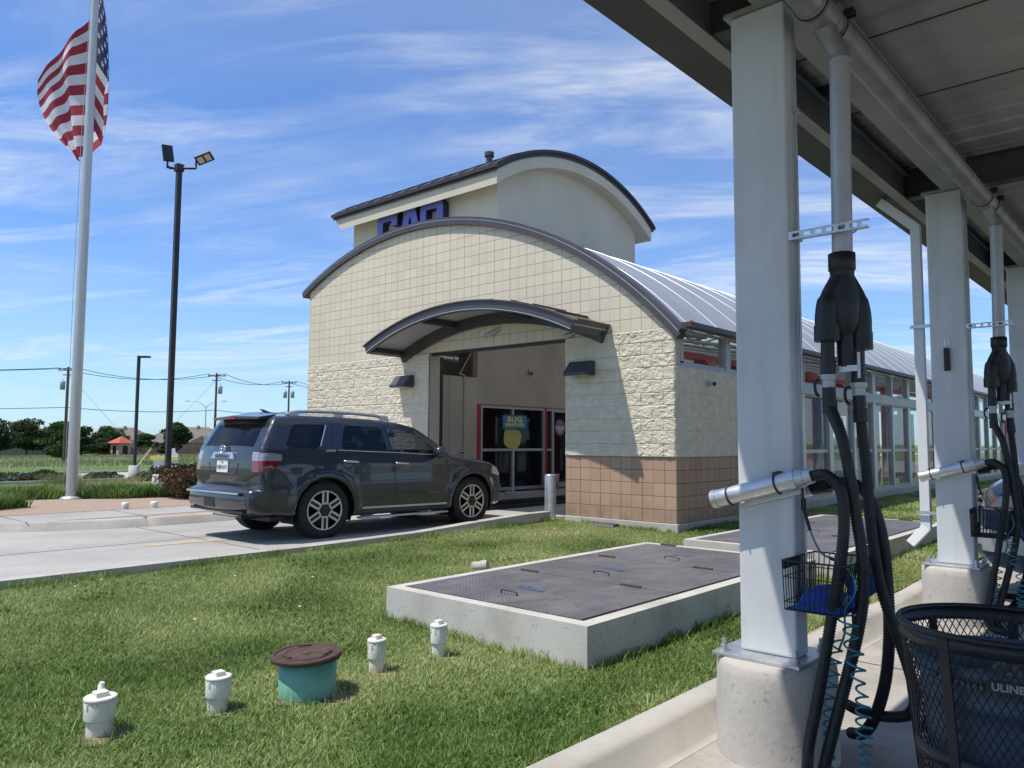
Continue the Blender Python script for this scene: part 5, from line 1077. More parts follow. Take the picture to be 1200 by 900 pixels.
# air line with coils
def helix(P,r,turns,n=16,grow=1.0):
    S=[Vector(p) for p in P]; out=[]; N=turns*n; L=len(S)-1
    for i in range(N+1):
        f=i/N; x=f*L; k=min(int(x),L-1); c=S[k].lerp(S[k+1],x-k); a=2*PI*i/n; rr=r*(.85+.3*math.sin(f*5)); out.append(c+Vector((rr*math.cos(a),rr*.8*math.sin(a),0)))
    return out
M['teal']=mat('teal_tube',(.01,.17,.22),(.015,.22,.28),.3,scale=6,coat=.3)
AL=thing('coiled_air_hose','teal coiled air hose dangling beside the black hoses','air hose',(4.75,-6.72,.9),'teal coiled air hoses')
g=MB(); g.tube(spline([(4.51,-6.62,1.46),(4.512,-6.62,1.36),(4.515,-6.62,1.31)],3),.004,6); g.cyl((4.515,-6.62,1.32),(4.517,-6.62,1.26),.013,n=10); g.cyl((4.517,-6.62,1.262),(4.545,-6.62,1.16),.009,n=8); obj('fitting',g,M['black'],AL); g=MB(); g.cyl((4.65,-6.64,1.032),(4.69,-6.65,1.024),.009,n=8); obj('fitting',g,M['black'],AL)
g=MB(); g.tube(spline([(4.545,-6.62,1.16),(4.57,-6.62,1.10),(4.60,-6.62,1.05),(4.65,-6.64,1.032)],6),.0052,8)
g.tube(spline([(4.69,-6.65,1.024),(4.76,-6.72,1.02),(4.80,-6.77,.98),(4.81,-6.78,.90),(4.77,-6.78,.83),(4.76,-6.78,.80)],8),.0052,8)
g.tube(helix([(4.775,-6.78,.80),(4.785,-6.79,.70)],.040,2),.0052,8); g.tube(helix([(4.79,-6.79,.70),(4.82,-6.81,.56),(4.845,-6.83,.45)],.036,4),.0052,8)
g.tube(helix([(4.845,-6.83,.45),(4.855,-6.84,.30),(4.86,-6.85,.18),(4.87,-6.87,.03)],.030,10),.0052,8)
g.tube(spline([(4.76,-6.78,.80),(4.745,-6.74,.70),(4.70,-6.70,.60)],5),.0052,8)
g.tube(helix([(4.70,-6.70,.66),(4.67,-6.69,.50),(4.645,-6.69,.34),(4.64,-6.69,.20),(4.66,-6.70,.03)],.027,11),.0052,8); obj('coil',g,M['teal'],AL)
# wire basket with cloth, spray handle and tag
def basket(y,label):
    t=thing('wire_basket',label,'basket',(4.64,y-.05,.79),'black wire baskets on the columns'); y0,y1=y-.26,y+.16; g=MB(); R_=.0028
    def P(x,yy,z): s=(z-.79)/.24; return (4.492+(x-4.492)*(.86+.14*s),y-.05+(yy-(y-.05))*(.88+.12*s),z)
    def pr(p,q,r=R_): g.cyl(P(*p),P(*q),r,n=6,caps=False)
    x0,x1=4.495,4.80; zb,zt=.79,1.03
    for z,r in ((zt,.0045),(.95,R_),(zb+.04,R_),(zb,.0035)):
        for p,q in (((x0,y0,z),(x1,y0,z)),((x1,y0,z),(x1,y1,z)),((x1,y1,z),(x0,y1,z)),((x0,y1,z),(x0,y0,z))): pr(p,q,r)
    for k in range(12): x=x0+(x1-x0)*k/11; pr((x,y0,zb),(x,y0,zt)); pr((x,y1,zb),(x,y1,zt)); pr((x,y0,zb),(x,y1,zb))
    for k in range(14): yy=y0+(y1-y0)*k/13; pr((x1,yy,zb),(x1,yy,zt)); pr((x0,yy,zb),(x0,yy,zt)); pr((x0,yy,zb),(x1,yy,zb))
    obj('wire_frame',g,M['black'],t); g=MB(); g.box(4.489,4.496,y0+.02,y0+.24,.985,1.025); obj('mounting_bar',g,M['black'],t); return t
Bk1=basket(-6.60,'black wire basket holding a blue cloth beside the first column')
n=22; vs=[];rr=np.random.default_rng(4)
for i in range(n+1):
    for j in range(n+1):
        u,v=i/n,j/n; e=math.sin(PI*u)*math.sin(PI*v); x=4.515+.235*u+.01*math.sin(9*v); yy=-6.825+.31*v; z=.80+.095*e**.5+.022*fbm(np.float64(u*5),np.float64(v*6),3,2)*e-.004; vs.append((x,yy,float(z)))
    
g=MB(); g.add(vs,[(i*(n+1)+j,(i+1)*(n+1)+j,(i+1)*(n+1)+j+1,i*(n+1)+j+1) for i in range(n) for j in range(n)],0,True)
vb=[(v[0],v[1],.797) for v in vs]; g.add(vb,[(i*(n+1)+j,(i+1)*(n+1)+j,(i+1)*(n+1)+j+1,i*(n+1)+j+1) for i in range(n) for j in range(n)],0,True)
for i in range(n): 
    for (a,b) in ((i*(n+1),(i+1)*(n+1)),(i*(n+1)+n,(i+1)*(n+1)+n),(i,i+1),(n*(n+1)+i,n*(n+1)+i+1)): g.add([vs[a],vs[b],vb[b],vb[a]],[(0,1,2,3)])
M['bluecloth']=mat('blue_cloth',(.012,.055,.33),(.02,.09,.42),.8,scale=14,bump=.8,bscale=30,bdist=.01)
single('blue_cloth',g,M['bluecloth'],'crumpled bright blue cloth lying in the near wire basket','cloth')
t=thing('spray_handle','blue and white spray handle hung between the near hoses','spray handle',(4.76,-6.74,.80))
g=MB(); g.add([(4.725,-6.735,1.01),(4.745,-6.735,1.01),(4.80,-6.735,.93),(4.795,-6.735,.82),(4.755,-6.735,.81),(4.76,-6.735,.90)],[(0,1,2,5),(5,2,3,4)]); g.v=g.v+[(v[0],v[1]+.02,v[2]) for v in g.v]; g.f+=[(6,11,8,7),(11,10,9,8)]+[(i,(i+1)%6,(i+1)%6+6,i+6) for i in range(6)]; g.m=[0]*len(g.f); g.sm=[False]*len(g.f); obj('grip',g,M['bluecloth'],t,bevel=.006)
g=MB(); g.obox((4.755,-6.742,.85),(.014,0,.03),(0,.005,0),(.008,0,-.004)); obj('trigger',g,mat('pale_plastic',(.6,.62,.5),None,.5),t,bevel=.002); g=MB(); g.cyl((4.785,-6.735,.82),(4.79,-6.735,.70),.010,n=8); obj('stem',g,M['black'],t)
t=thing('hanging_tag','small blue printed tag hanging behind the near hoses','sign',(4.82,-6.5,.84)); g=MB(); g.add([(4.790,-6.497,1.03),(4.845,-6.50,1.055),(4.843,-6.50,.885),(4.787,-6.497,.838)],[(0,1,2,3)]); g.add([(4.790,-6.494,1.03),(4.845,-6.497,1.055),(4.843,-6.497,.885),(4.787,-6.494,.838)],[(0,1,2,3)]); obj('panel',g,mat('tag_blue',(.03,.10,.30),None,.4),t)
g=MB()
for k,(s_,tx) in enumerate(((.022,'SELF'),(.022,'SERVE'),(.010,'PUSH'),(.012,'AIR'))): put_text(g,tx,s_,(4.816,-6.4995,1.015-.038*k),(1,0,.3),(0,0,1),.0003)
obj('lettering',g,M['white'],t)
# repeats along the row
LD=['second cluster of black vacuum hoses beside the second column','third cluster of black vacuum hoses at the right edge']
for k,y in enumerate(CY[2:6]):
    dy=y+6.60
    dup(S1,(4.74,y,2.5),LD[k] if k<2 else 'cluster of vacuum hoses farther down the canopy row'); dup(Hd1,(4.335,y-.14,1.38),'shiny hose holder tube strapped across the second column' if k==0 else 'hose holder tube on a column farther down the canopy row')
    if k==0: dup(Bk1,(4.64,y-.05,.79),'black wire basket hanging beside the second column')
    dup(AL,(4.75,y-.12,.9),'teal coiled air hose beside the second column' if k==0 else 'teal coiled air hose farther down the canopy row')
# gadget on column two, downspout
t=thing('brush_holder','narrow black holder screwed high on the second column','holder',(4.322,-2.58,2.28)); g=MB(); g.box(4.300,4.348,-2.60,-2.566,2.285,2.50); obj('body',g,M['black'],t,bevel=.006)
g=MB(); g.box(4.300,4.318,-2.569,-2.566,2.52,2.585); g.box(4.330,4.348,-2.569,-2.566,2.52,2.585); obj('mounting_slot',g,M['galv'],t)
t=thing('downspout','white square downspout with a kicked out foot behind the second column','downspout',(4.03,-2.35,.6)); g=MB()
def sq(pts,w=.047):
    for a,b in zip(pts[:-1],pts[1:]):
        w-=.0012
        a=Vector(a);b=Vector(b); d=(b-a); L=d.length; d.normalize(); u=Vector((0,1,0)); v=d.cross(u); g.obox((a+b)/2,d*(L/2+.012),u*w*.85,v*w)
sq([(3.72,-2.33,4.06),(3.80,-2.33,3.98),(4.035,-2.33,3.75),(4.04,-2.33,.80)]); sq([(4.04,-2.334,.80),(3.93,-2.42,.66)]); obj('pipe',g,mat('downspout_white',(.62,.64,.65),(.66,.67,.68),.45,scale=4),t,bevel=.004)
for z in (.95,2.75): g=MB(); g.box(3.97,4.19,-2.40,-2.385,z-.015,z+.015); obj('strap',g,M['galv'],t)
# litter bin
TB=thing('litter_bin','black expanded-mesh litter bin with a grey-blue liner can inside','litter bin',(5.50,-7.33,0)); cxb,cyb=5.50,-7.33; rt_,rb_,zt_=.335,.245,.955
def rad(z): return rb_+(rt_-rb_)*(z-.05)/(zt_-.05)
g=MB(); NW=74; 
for s in (1,-1):
    for k in range(NW):
        a0=2*PI*k/NW; pts=[]
        for q in range(41):
            z=.06+(zt_-.10)*q/40; a=a0+s*(z-.06)*1.75; r=rad(z); pts.append((cxb+r*math.cos(a),cyb+r*math.sin(a),z))
        g.tube(pts,.0021,4,caps=False)
obj('mesh_wall',g,M['black'],TB,fixn=False)
g=MB()
def hoop(z,r,w,t_=.004): g.lathe((cxb,cyb,0),[(r,z-w/2),(r+t_,z-w/2),(r+t_,z+w/2),(r,z+w/2),(r,z-w/2)],64)
hoop(.52,rad(.52),.045); obj('band',g,M['black'],TB); g=MB(); hoop(.07,rad(.07),.04); obj('band',g,M['black'],TB)
g=MB(); g.tube([(cxb+rad(zt_)*math.cos(a),cyb+rad(zt_)*math.sin(a),zt_) for a in np.linspace(0,2*PI,72,endpoint=False)],.011,10,closed=True); hoop(zt_-.028,rad(zt_)-.002,.05); obj('rim',g,M['black'],TB)
for k in range(7):
    a=2*PI*k/7-1.95; g=MB(); d=Vector((math.cos(a),math.sin(a),0)); n_=Vector((-math.sin(a),math.cos(a),0)); p0=Vector((cxb,cyb,.05))+d*(rad(.05)+.003); p1=Vector((cxb,cyb,zt_-.01))+d*(rad(zt_)+.003); m_=(p0+p1)/2; h_=(p1-p0)/2; g.obox(m_,n_*.018,d*.003,h_); obj('upright',g,M['black'],TB)
M['liner']=mat('liner_plastic',(.055,.085,.125),(.075,.11,.155),.5,scale=5)
g=MB(); g.lathe((cxb,cyb,0),[(.001,.06),(.205,.06),(.262,.66),(.262,.70),(.275,.705),(.280,.72),(.272,.735),(.268,.80),(.285,.805),(.300,.82),(.300,.845),(.288,.85),(.262,.84),(.255,.70),(.20,.10),(.001,.09)],56); obj('liner_can',g,M['liner'],TB)
g=MB()
for k in range(88): a=2*PI*k/88; g.lathe((cxb+.281*math.cos(a),cyb+.281*math.sin(a),.79),[(.001,-.014),(.007,-.010),(.0085,0),(.007,.012),(.001,.014)],6)
obj('liner_studs',g,mat('liner_light',(.13,.17,.21),None,.5),TB)
a=math.atan2(-10.63-cyb,6.07-cxb)+.02; d=Vector((math.cos(a),math.sin(a),0)); n_=Vector((-math.sin(a),math.cos(a),0)); c=Vector((cxb,cyb,.815))+d*(rad(.8)+.004)
g=MB(); g.obox(c-d*.001,n_*.062,d*.002,(0,0,.020)); lp=obj('name_plate',g,M['black'],TB)
g=MB(); put_text(g,'ULINE',.034,c+d*.002,n_,(0,0,1),.0006,font_off=.001); obj('lettering',g,mat('plate_grey',(.22,.25,.28),None,.5),lp)
g=MB(); r=random.Random(3)
for k in range(26): a=r.uniform(0,2*PI); rr_=r.uniform(0,.2); g.obox((cxb+rr_*math.cos(a),cyb+rr_*math.sin(a),.66+r.uniform(0,.09)),(.05*r.random()+.02,.02,.01),(0,.04,.02),(0,-.01,.03))
single('rubbish',g,mat('rubbish',(.08,.09,.10),(.30,.28,.25),.8,scale=30,lo=.5,hi=.6),'loose rubbish heaped inside the litter bin','rubbish',kind='stuff')
# ------------------------------------------------------------------ flagpole and flag
FX,FY=-11.25,-4.70
t=thing('flagpole','tall tapered grey metal flagpole standing on the gravel bed','flagpole',(FX,FY,.40)); g=MB(); g.tube([(FX,FY,.38),(FX,FY,3),(FX,FY,7),(FX,FY,11),(FX,FY,13.0)],[.108,.103,.093,.078,.062],28); obj('pole',g,M['pole'],t)
g=MB(); g.lathe((FX,FY,0),[(.22,.40),(.22,.42),(.17,.45),(.115,.47)],32); obj('base_collar',g,M['pole'],t); g=MB(); g.lathe((FX,FY,0),[(.001,13.22),(.09,13.17),(.12,13.1),(.09,13.02),(.001,12.97)],20); obj('finial',g,M['pole'],t)
g=MB(); g.tube([(FX-.11,FY-.10,.9),(FX-.13,FY-.11,5),(FX-.12,FY-.10,7.7),(FX-.06,FY-.07,11),(FX-.04,FY-.05,12.8)],.006,5); obj('halyard',g,mat('rope',(.45,.45,.42),None,.8),t)
rv=Vector((.747,.665,0)); fv=Vector((-.665,.745,0)); KX=.0178
CT=[[(107,-30,-.10),(107,50,-.10),(107,130,-.10)],[(121,-8,-.16),(131,85,-.10),(125,168,-.08)],[(104,0,.16),(101,92,.20),(102,176,.14)],[(86,24,.05),(78,98,.12),(93,181,.05)],[(41,86,.0),(50,130,.04),(97,185,.02)]]; UU=[0,.26,.47,.62,1]
def fl(u,v,off=0):
    def lag(P,v): a,b,c=P; return [a[i]*(1-v)*(1-2*v)+b[i]*4*v*(1-v)+c[i]*v*(2*v-1) for i in range(3)]
    cols=[lag(P,v) for P in CT]; 
    for k in range(4):
        if u<=UU[k+1] or k==3: break
    s=(u-UU[k])/(UU[k+1]-UU[k]); s2=s*s*(3-2*s) if k<3 else s; p=[cols[k][i]*(1-s2)+cols[k+1][i]*s2 for i in range(3)]
    px,py,d=p; d+=.035*math.sin(u*26+v*3)*(.3+u)+.02*math.sin(u*11-v*9); px+=1.6*math.sin(u*15+v*5)*u
    z=10.99-(py)*.01845; q=Vector((FX,FY,0))+rv*((px-107.5)*KX-.14)+fv*(d+off+.27); return Vector((q.x,q.y,z))
FL=thing('flag','limp folded American flag with faded stripes on the flagpole','flag',(FX,FY,9)); ns=90
def sheet(us,vs_):
    g=MB(); n=len(vs_); g.add([fl(u,v) for u in us for v in vs_],[(i*n+j,(i+1)*n+j,(i+1)*n+j+1,i*n+j+1) for i in range(len(us)-1) for j in range(n-1)],0,True); return g
flagred=mat('flag_red',(.30,.022,.045),(.36,.03,.055),.8,scale=4); flagwhite=mat('flag_white',(.66,.66,.70),(.74,.74,.76),.8,scale=4); flagblue=mat('flag_blue',(.022,.035,.12),(.03,.045,.15),.8,scale=4)
gr,gw=MB(),MB()
for k in range(13):
    u0=.40 if k<7 else 0; q=sheet(np.linspace(u0,1,70),np.linspace(k/13,(k+1)/13,5)); tg=gr if k%2==0 else gw; tg.add(q.v,q.f,0,True)
obj('red_stripes',gr,flagred,FL,fixn=False); obj('white_stripes',gw,flagwhite,FL,fixn=False); obj('canton',sheet(np.linspace(0,.40,50),np.linspace(0,7/13,16)),flagblue,FL,fixn=False)
g=MB()
for rr_ in range(9):
    for cc_ in range(6 if rr_%2==0 else 5):
        cu=(.4/12)*(1+2*cc_+(rr_%2)); cv=(7/13)/10*(rr_+1); 
        for off in (-.008,.008):
            pts=[fl(cu,cv,off)]
            for k in range(10): a=PI/2+k*PI/5; R2=.025 if k%2==0 else .010; pts.append(fl(cu+R2*math.cos(a)*.72,cv-R2*math.sin(a)*1.15,off))
            g.add(pts,[(0,k+1,(k+1)%10+1) for k in range(10)])
obj('stars',g,flagwhite,FL,fixn=False)
# ------------------------------------------------------------------ lamps and poles
LX,LY=-12.80,-2.04; t=thing('floodlight_pole','tall dark floodlight pole with two angled heads on a concrete base','lamp post',(LX,LY,.3))
g=MB(); g.lathe((LX,LY,0),[(.34,.1),(.34,.76),(.32,.78),(.001,.78)],32); obj('concrete_base',g,M['concrete'],t)
g=MB(); g.box(LX-.06,LX+.06,LY-.06,LY+.06,.78,8.45); obj('mast',g,M['blackpole'],t,bevel=.008); g=MB(); g.box(LX-.14,LX+.14,LY-.14,LY+.14,.78,.80); obj('base_plate',g,M['blackpole'],t)
top=Vector((LX,LY,8.42)); g=MB()
for d_,e in ((-rv*.30,.12),(rv*.42,.0)): g.tube([top,top+d_*.7,top+d_+Vector((0,0,e*.3))],.035,8); g.cyl(top+d_,top+d_+Vector((0,0,.22)),.025,n=8)
g.obox(top,(.09,0,0),(0,.09,0),(0,0,.09)); obj('arm',g,M['blackpole'],t)
def head(c,u,n,led,lb):
    u=Vector(u).normalized(); n=Vector(n).normalized(); v=u.cross(n).normalized(); g=MB(); g.obox(c,u*.21,v*.13,n*.03); h=obj('lamp_head',g,M['blackpole'],t,bevel=.01)
    if led: 
        g=MB(); 
        for s in (-.11,.11): g.obox(c+u*s*.85-n*.031,u*.07,v*.085,n*.003)
        obj('led_panel',g,mat('led_panel',(.55,.45,.36),(.65,.58,.5),.35,scale=12),h)
head(top-rv*.30+Vector((0,0,.38)),Vector((0,0,1))+rv*-.15,rv*.8-fv*.9+Vector((0,0,.2)),False,''); head(top+rv*.62+Vector((0,0,.26)),rv+Vector((0,0,.42)),Vector((0,0,1))-rv*.35+fv*.75,True,'')
BX,BY=-40.12,8.46; z0=TZ(BX); t=thing('car_park_lamp','black car park lamp with one flat head beyond the road','lamp post',(BX,BY,z0)); g=MB(); g.lathe((BX,BY,0),[(.30,z0-.1),(.30,z0+.62),(.001,z0+.63)],28); obj('concrete_base',g,M['concrete'],t)
g=MB(); g.box(BX-.075,BX+.075,BY-.075,BY+.075,z0+.63,z0+7.0); obj('mast',g,M['blackpole'],t); g=MB(); g.obox(Vector((BX,BY,z0+6.93))+rv*.36,rv*.28,fv*.17,(0,0,.05)); g.obox(Vector((BX,BY,z0+6.9))+rv*.1,rv*.1,fv*.04,(0,0,.035)); obj('lamp_head',g,M['blackpole'],t,bevel=.01)
def on_t(x,y): return (x,y,TZ(x))
def upole(x,y,ztop,label,tr,th=.15):
    z=TZ(x); t=thing('utility_pole',label,'utility pole',(x,y,z),'wooden utility poles'); g=MB(); g.cyl((x,y,z-.2),(x,y,ztop),.17,.12,n=10); obj('pole',g,M['wood'],t)
    g=MB(); g.obox(Vector((x,y,ztop-.35)),rv*1.1,fv*.06,(0,0,.06)); g.obox(Vector((x,y,ztop-.9)),rv*.55,fv*.05,(0,0,.05)); obj('crossarm',g,M['wood'],t)
    for s in (-1,-.35,.35,1): g=MB(); g.lathe((x+rv.x*s,y+rv.y*s,ztop-.29),[(.03,0),(.07,.05),(.06,.12),(.09,.16),(.02,.24)],8); obj('insulator',g,M['galv'],t)
    for s in tr: g=MB(); c=Vector((x,y,ztop-2.1))+rv*s; g.lathe(tuple(c),[(.001,-.5),(.26,-.48),(.27,.42),(.2,.5),(.001,.52)],14); g.cyl(c+Vector((0,0,.5)),c+Vector((0,0,.75)),.04,n=6); obj('transformer',g,mat('transformer_grey',(.35,.40,.41),None,.5,.3),t)
    return Vector((x,y,ztop))
U1=upole(-90,21.3,9.9,'weathered utility pole partly hidden behind the flagpole',[-.55]); U2=upole(-85,36.5,10.0,'utility pole carrying one transformer left of the SUV',[.5]); U3=upole(-95,53.05,10.6,'utility pole with two transformers beside the building corner',[-.55,.55])
U0=Vector((-95,-16,8.9)); U4=Vector((-100,86,10.4))
def wire(a,b,sag,label):
    g=MB(); g.tube([a.lerp(b,k/24)-Vector((0,0,sag*4*(k/24)*(1-k/24))) for k in range(25)],.035,5); single('power_line',g,M['black'],label,'power line','overhead lines between the poles')
for s,dz_ in ((-1,-.1),(1,-.1)):
    o=rv*s; W_=['left','right'][s>0]
    wire(U0+o+Vector((0,0,dz_)),U1+o+Vector((0,0,dz_)),.9,f'upper overhead line at the far left, {["front","rear"][s>0]} wire'); wire(U1+o+Vector((0,0,dz_)),U2+o+Vector((0,0,dz_)),1.0,f'upper overhead line between first and second pole, {["front","rear"][s>0]} wire'); wire(U2+o+Vector((0,0,dz_)),U3+o+Vector((0,0,dz_)),.9,f'upper overhead line between second and third pole, {["front","rear"][s>0]} wire'); wire(U3+o+Vector((0,0,dz_)),U4+o+Vector((0,0,dz_)),1.2,f'upper overhead line running behind the building, {["front","rear"][s>0]} wire')
lo=Vector((0,0,-4.6))
for a,b,l in ((U0,U1,'lower cable at the far left'),(U1,U2,'lower cable between first and second pole'),(U2,U3,'lower cable between second and third pole'),(U3,U4,'lower cable running behind the building')): wire(a+lo,b+lo,.35,l)
for u,d_,l in ((U1,Vector((6,4,0)),'thin guy wire bracing the first utility pole'),(U2,Vector((5,-8,0)),'thin guy wire bracing the second utility pole')):
    e=Vector((u.x,u.y,0))+rv*(9.5 if u is U1 else -9.5); e.z=TZ(e.x); g=MB(); g.tube([u-Vector((0,0,.8)),e],.02,4); single('guy_wire',g,M['galv'],l,'guy wire')
SX,SY=-120,52.9; z=TZ(SX); t=thing('street_lamp','slender street lamp with two curved arms behind the SUV','street lamp',(SX,SY,z)); g=MB(); g.cyl((SX,SY,z),(SX,SY,7.4),.13,.08,n=10); obj('mast',g,M['galv'],t)
for s in (-1,1): c=Vector((SX,SY,7.2)); g=MB(); g.tube(spline([c,c+rv*s*.9+Vector((0,0,.75)),c+rv*s*1.8+Vector((0,0,1.05)),c+rv*s*2.9+Vector((0,0,1.15))],4),.05,6); a_=obj('arm',g,M['galv'],t); g=MB(); g.obox(c+rv*s*3.1+Vector((0,0,1.12)),rv*.4,fv*.15,(0,0,.06)); obj('lamp_head',g,M['galv'],a_)
# yellow guy guard
g=MB(); a=Vector((-44.37,10.42,.02)); b=Vector((-43.69,10.92,1.08)); g.cyl(a,b,.04,n=8); single('guy_guard',g,mat('guard_yellow',(.62,.56,.22),None,.6),'pale yellow slanted guy wire guard beside the black lamp','guy guard')
# white sign with a yellow band
YX,YY=-29.8,5.3
YX,YY=-34.05,7.48
t=thing('roadside_board','white cut-out board with a yellow band near the dark lamp pole','sign',(YX,YY,TZ(YX))); O=Vector((YX,YY,0)); S_=.0441
def pxp(x,y): return (O+rv*((x-193)*S_)+Vector((0,0,1.6-.91-(y-537)*S_)))
def plate(poly,dpt,mt,nm,par,th=.06):
    g=MB(); a=[pxp(*p)-fv*dpt for p in poly]; b=[q+fv*th for q in a]; n=len(a); g.add(a+b,[tuple(range(n)),tuple(range(2*n-1,n-1,-1))]+[(i,(i+1)%n,(i+1)%n+n,i+n) for i in range(n)]); return obj(nm,g,mt,par)
wm=mat('board_white',(.80,.80,.80),None,.5); plate([(179.5,539),(208.5,539),(208,545),(206,547),(198,547.5),(195,545),(188,545),(184.5,548),(180.5,548)],0,wm,'lower_board',t)
plate([(176,534.7),(179,534),(208,535),(208.5,540),(177,539.2)],.04,mat('board_yellow',(.80,.68,.18),None,.5),'yellow_band',t)
plate([(181,536),(181.5,534.2),(186,533.6),(187,534.6),(191,533.8),(195,534.8),(196,533.5),(199,533.8),(200,527),(201.5,525.2),(204,525.2),(205,530),(208,532.5),(208.5,536)],.02,wm,'upper_board',t)
for px_ in (183,204): g=MB(); c=pxp(px_,546); g.cyl((c.x,c.y,TZ(YX)-.1),(c.x,c.y,c.z),.04,n=8); obj('post',g,M['blackpole'],t)
# ------------------------------------------------------------------ fences, houses, kiosk
def fence(p0,p1,h,label,m_,z0=None,pick=.15):
    a=Vector(p0);b=Vector(p1); L=(b-a).length; n=max(2,int(L/pick)); t=thing('fence',label,'fence',(a.x,a.y,TZ(a.x))); g=MB(); d=(b-a).normalized(); nn=Vector((-d.y,d.x,0)); r=random.Random(int(L))
    for k in range(n):
        c=a.lerp(b,(k+.5)/n); z=TZ(c.x); hh=h+r.uniform(-.05,.05); g.obox(Vector((c.x,c.y,z+hh/2)),Vector((d.x,d.y,0))*(pick*.47),nn*.012,(0,0,hh/2))
    obj('board',g,m_,t); g=MB()
    for k in range(int(L/2.4)+1):
        c=a.lerp(b,min(1,k*2.4/L)); z=TZ(c.x); g.obox(Vector((c.x,c.y,z+h/2))+nn*.06,(.06,0,0),(0,.06,0),(0,0,h/2+.05))
    o=obj('fence_posts',g,M['wood'],t); o['kind']='stuff'
greyfence=mat('grey_fence',(.19,.185,.175),(.27,.26,.25),.9,scale=2,stretch=(2,2,.3),spec=.1); brownfence=mat('brown_fence',(.16,.11,.085),(.23,.165,.13),.9,scale=2,stretch=(2,2,.3),spec=.1)
fence((-205,22),(-192,51.5),2.1,'weathered grey board fence at the far left of the field',greyfence,pick=.3); fence((-188,60.5),(-155,96),1.9,'long brown board fence behind the field',brownfence,pick=.3)
fence((-155.5,96.5),(-150,125),1.9,'brown board fence behind the SUV roof',brownfence,pick=.3)
roofm=mat('grey_shingle',(.17,.145,.125),(.23,.20,.175),.95,scale=1.5,bump=.3,bscale=6,spec=.1); brickm=mat('tan_brick',(.30,.20,.155),(.38,.27,.21),.9,scale=2,spec=.1); glm=M['darkglass']
def house(x,y,w,dp,h,rh,label,rz=0,hip=.45,patio=False,rm=roofm):
    z=-3.2; t=thing('house',label,'house',(x,y,z),None); C_=Vector((x,y,z)); 
    def Q(a,b,c): return C_+rv*a-fv*b+Vector((0,0,c))
    g=MB(); v=[Q(a,b,c) for c in (0,h) for a,b in ((-w/2,-dp/2),(w/2,-dp/2),(w/2,dp/2),(-w/2,dp/2))]; g.add(v,[(0,1,5,4),(1,2,6,5),(2,3,7,6),(3,0,4,7)]); obj('wall',g,brickm,t)
    e=.6; k=w*hip*.5; g=MB(); v=[Q(-w/2-e,-dp/2-e,h),Q(w/2+e,-dp/2-e,h),Q(w/2+e,dp/2+e,h),Q(-w/2-e,dp/2+e,h),Q(-k,0,h+rh),Q(k,0,h+rh)]; g.add(v,[(0,1,5,4),(1,2,5),(2,3,4,5),(3,0,4),(0,3,2,1)]); rf=obj('roof',g,rm,t)
    g=MB(); g.obox(Q(k*.5,.8,h+rh-.1),rv*.3,fv*.3,(0,0,.5)); obj('chimney',g,brickm,rf)
    g=MB(); g.add([Q(w*.1,dp/2+.65,h),Q(w*.45,dp/2+.65,h),Q(w*.28,dp/2+.65,h+rh*.45),Q(w*.28,0,h+rh*.45)],[(0,1,2),(1,3,2),(2,3,0)]); obj('dormer',g,rm,rf)
    for a in (-.32,-.05,.25): g=MB(); g.obox(Q(w*a,dp/2+.02,h*.55),rv*.8,fv*.03,(0,0,.7)); wn=obj('window',g,M['white'],t); g=MB(); g.obox(Q(w*a,dp/2+.06,h*.55),rv*.68,fv*.02,(0,0,.58)); obj('pane',g,glm,wn)
    g=MB(); g.obox(Q(w*.42,dp/2+.03,1.1),rv*.5,fv*.03,(0,0,1.1)); obj('door',g,M['wood'],t)
    if patio:
        for a in (-.45,-.15,.15,.45): g=MB(); g.obox(Q(w*a,dp/2+2.8,h*.5),rv*.18,fv*.18,(0,0,h*.5)); obj('patio_post',g,brickm,t)
        g=MB(); v=[Q(-w*.5,dp/2+3.2,h-.1),Q(w*.5,dp/2+3.2,h-.1),Q(w*.5,dp/2,h+.8),Q(-w*.5,dp/2,h+.8)]; g.add(v+[q-Vector((0,0,.2)) for q in v],[(0,1,2,3),(7,6,5,4),(0,4,5,1),(1,5,6,2),(3,2,6,7),(0,3,7,4)]); obj('patio_roof',g,rm,t)
house(-215,57,16,12,4.4,3.4,'grey roofed house peeking over the trees left of the flagpole'); house(-214,76,17,13,4.4,3.9,'grey roofed house behind the red topped kiosk'); house(-205,91.5,22,14,4.2,4.4,'largest grey hip roofed house beside the floodlight pole')
house(-188,101,20,13,3.7,3.6,'grey roofed house with a covered patio behind the SUV',patio=True,hip=.3); house(-236,36,15,12,3.6,2.9,'low grey roofed house hidden among the far left trees')
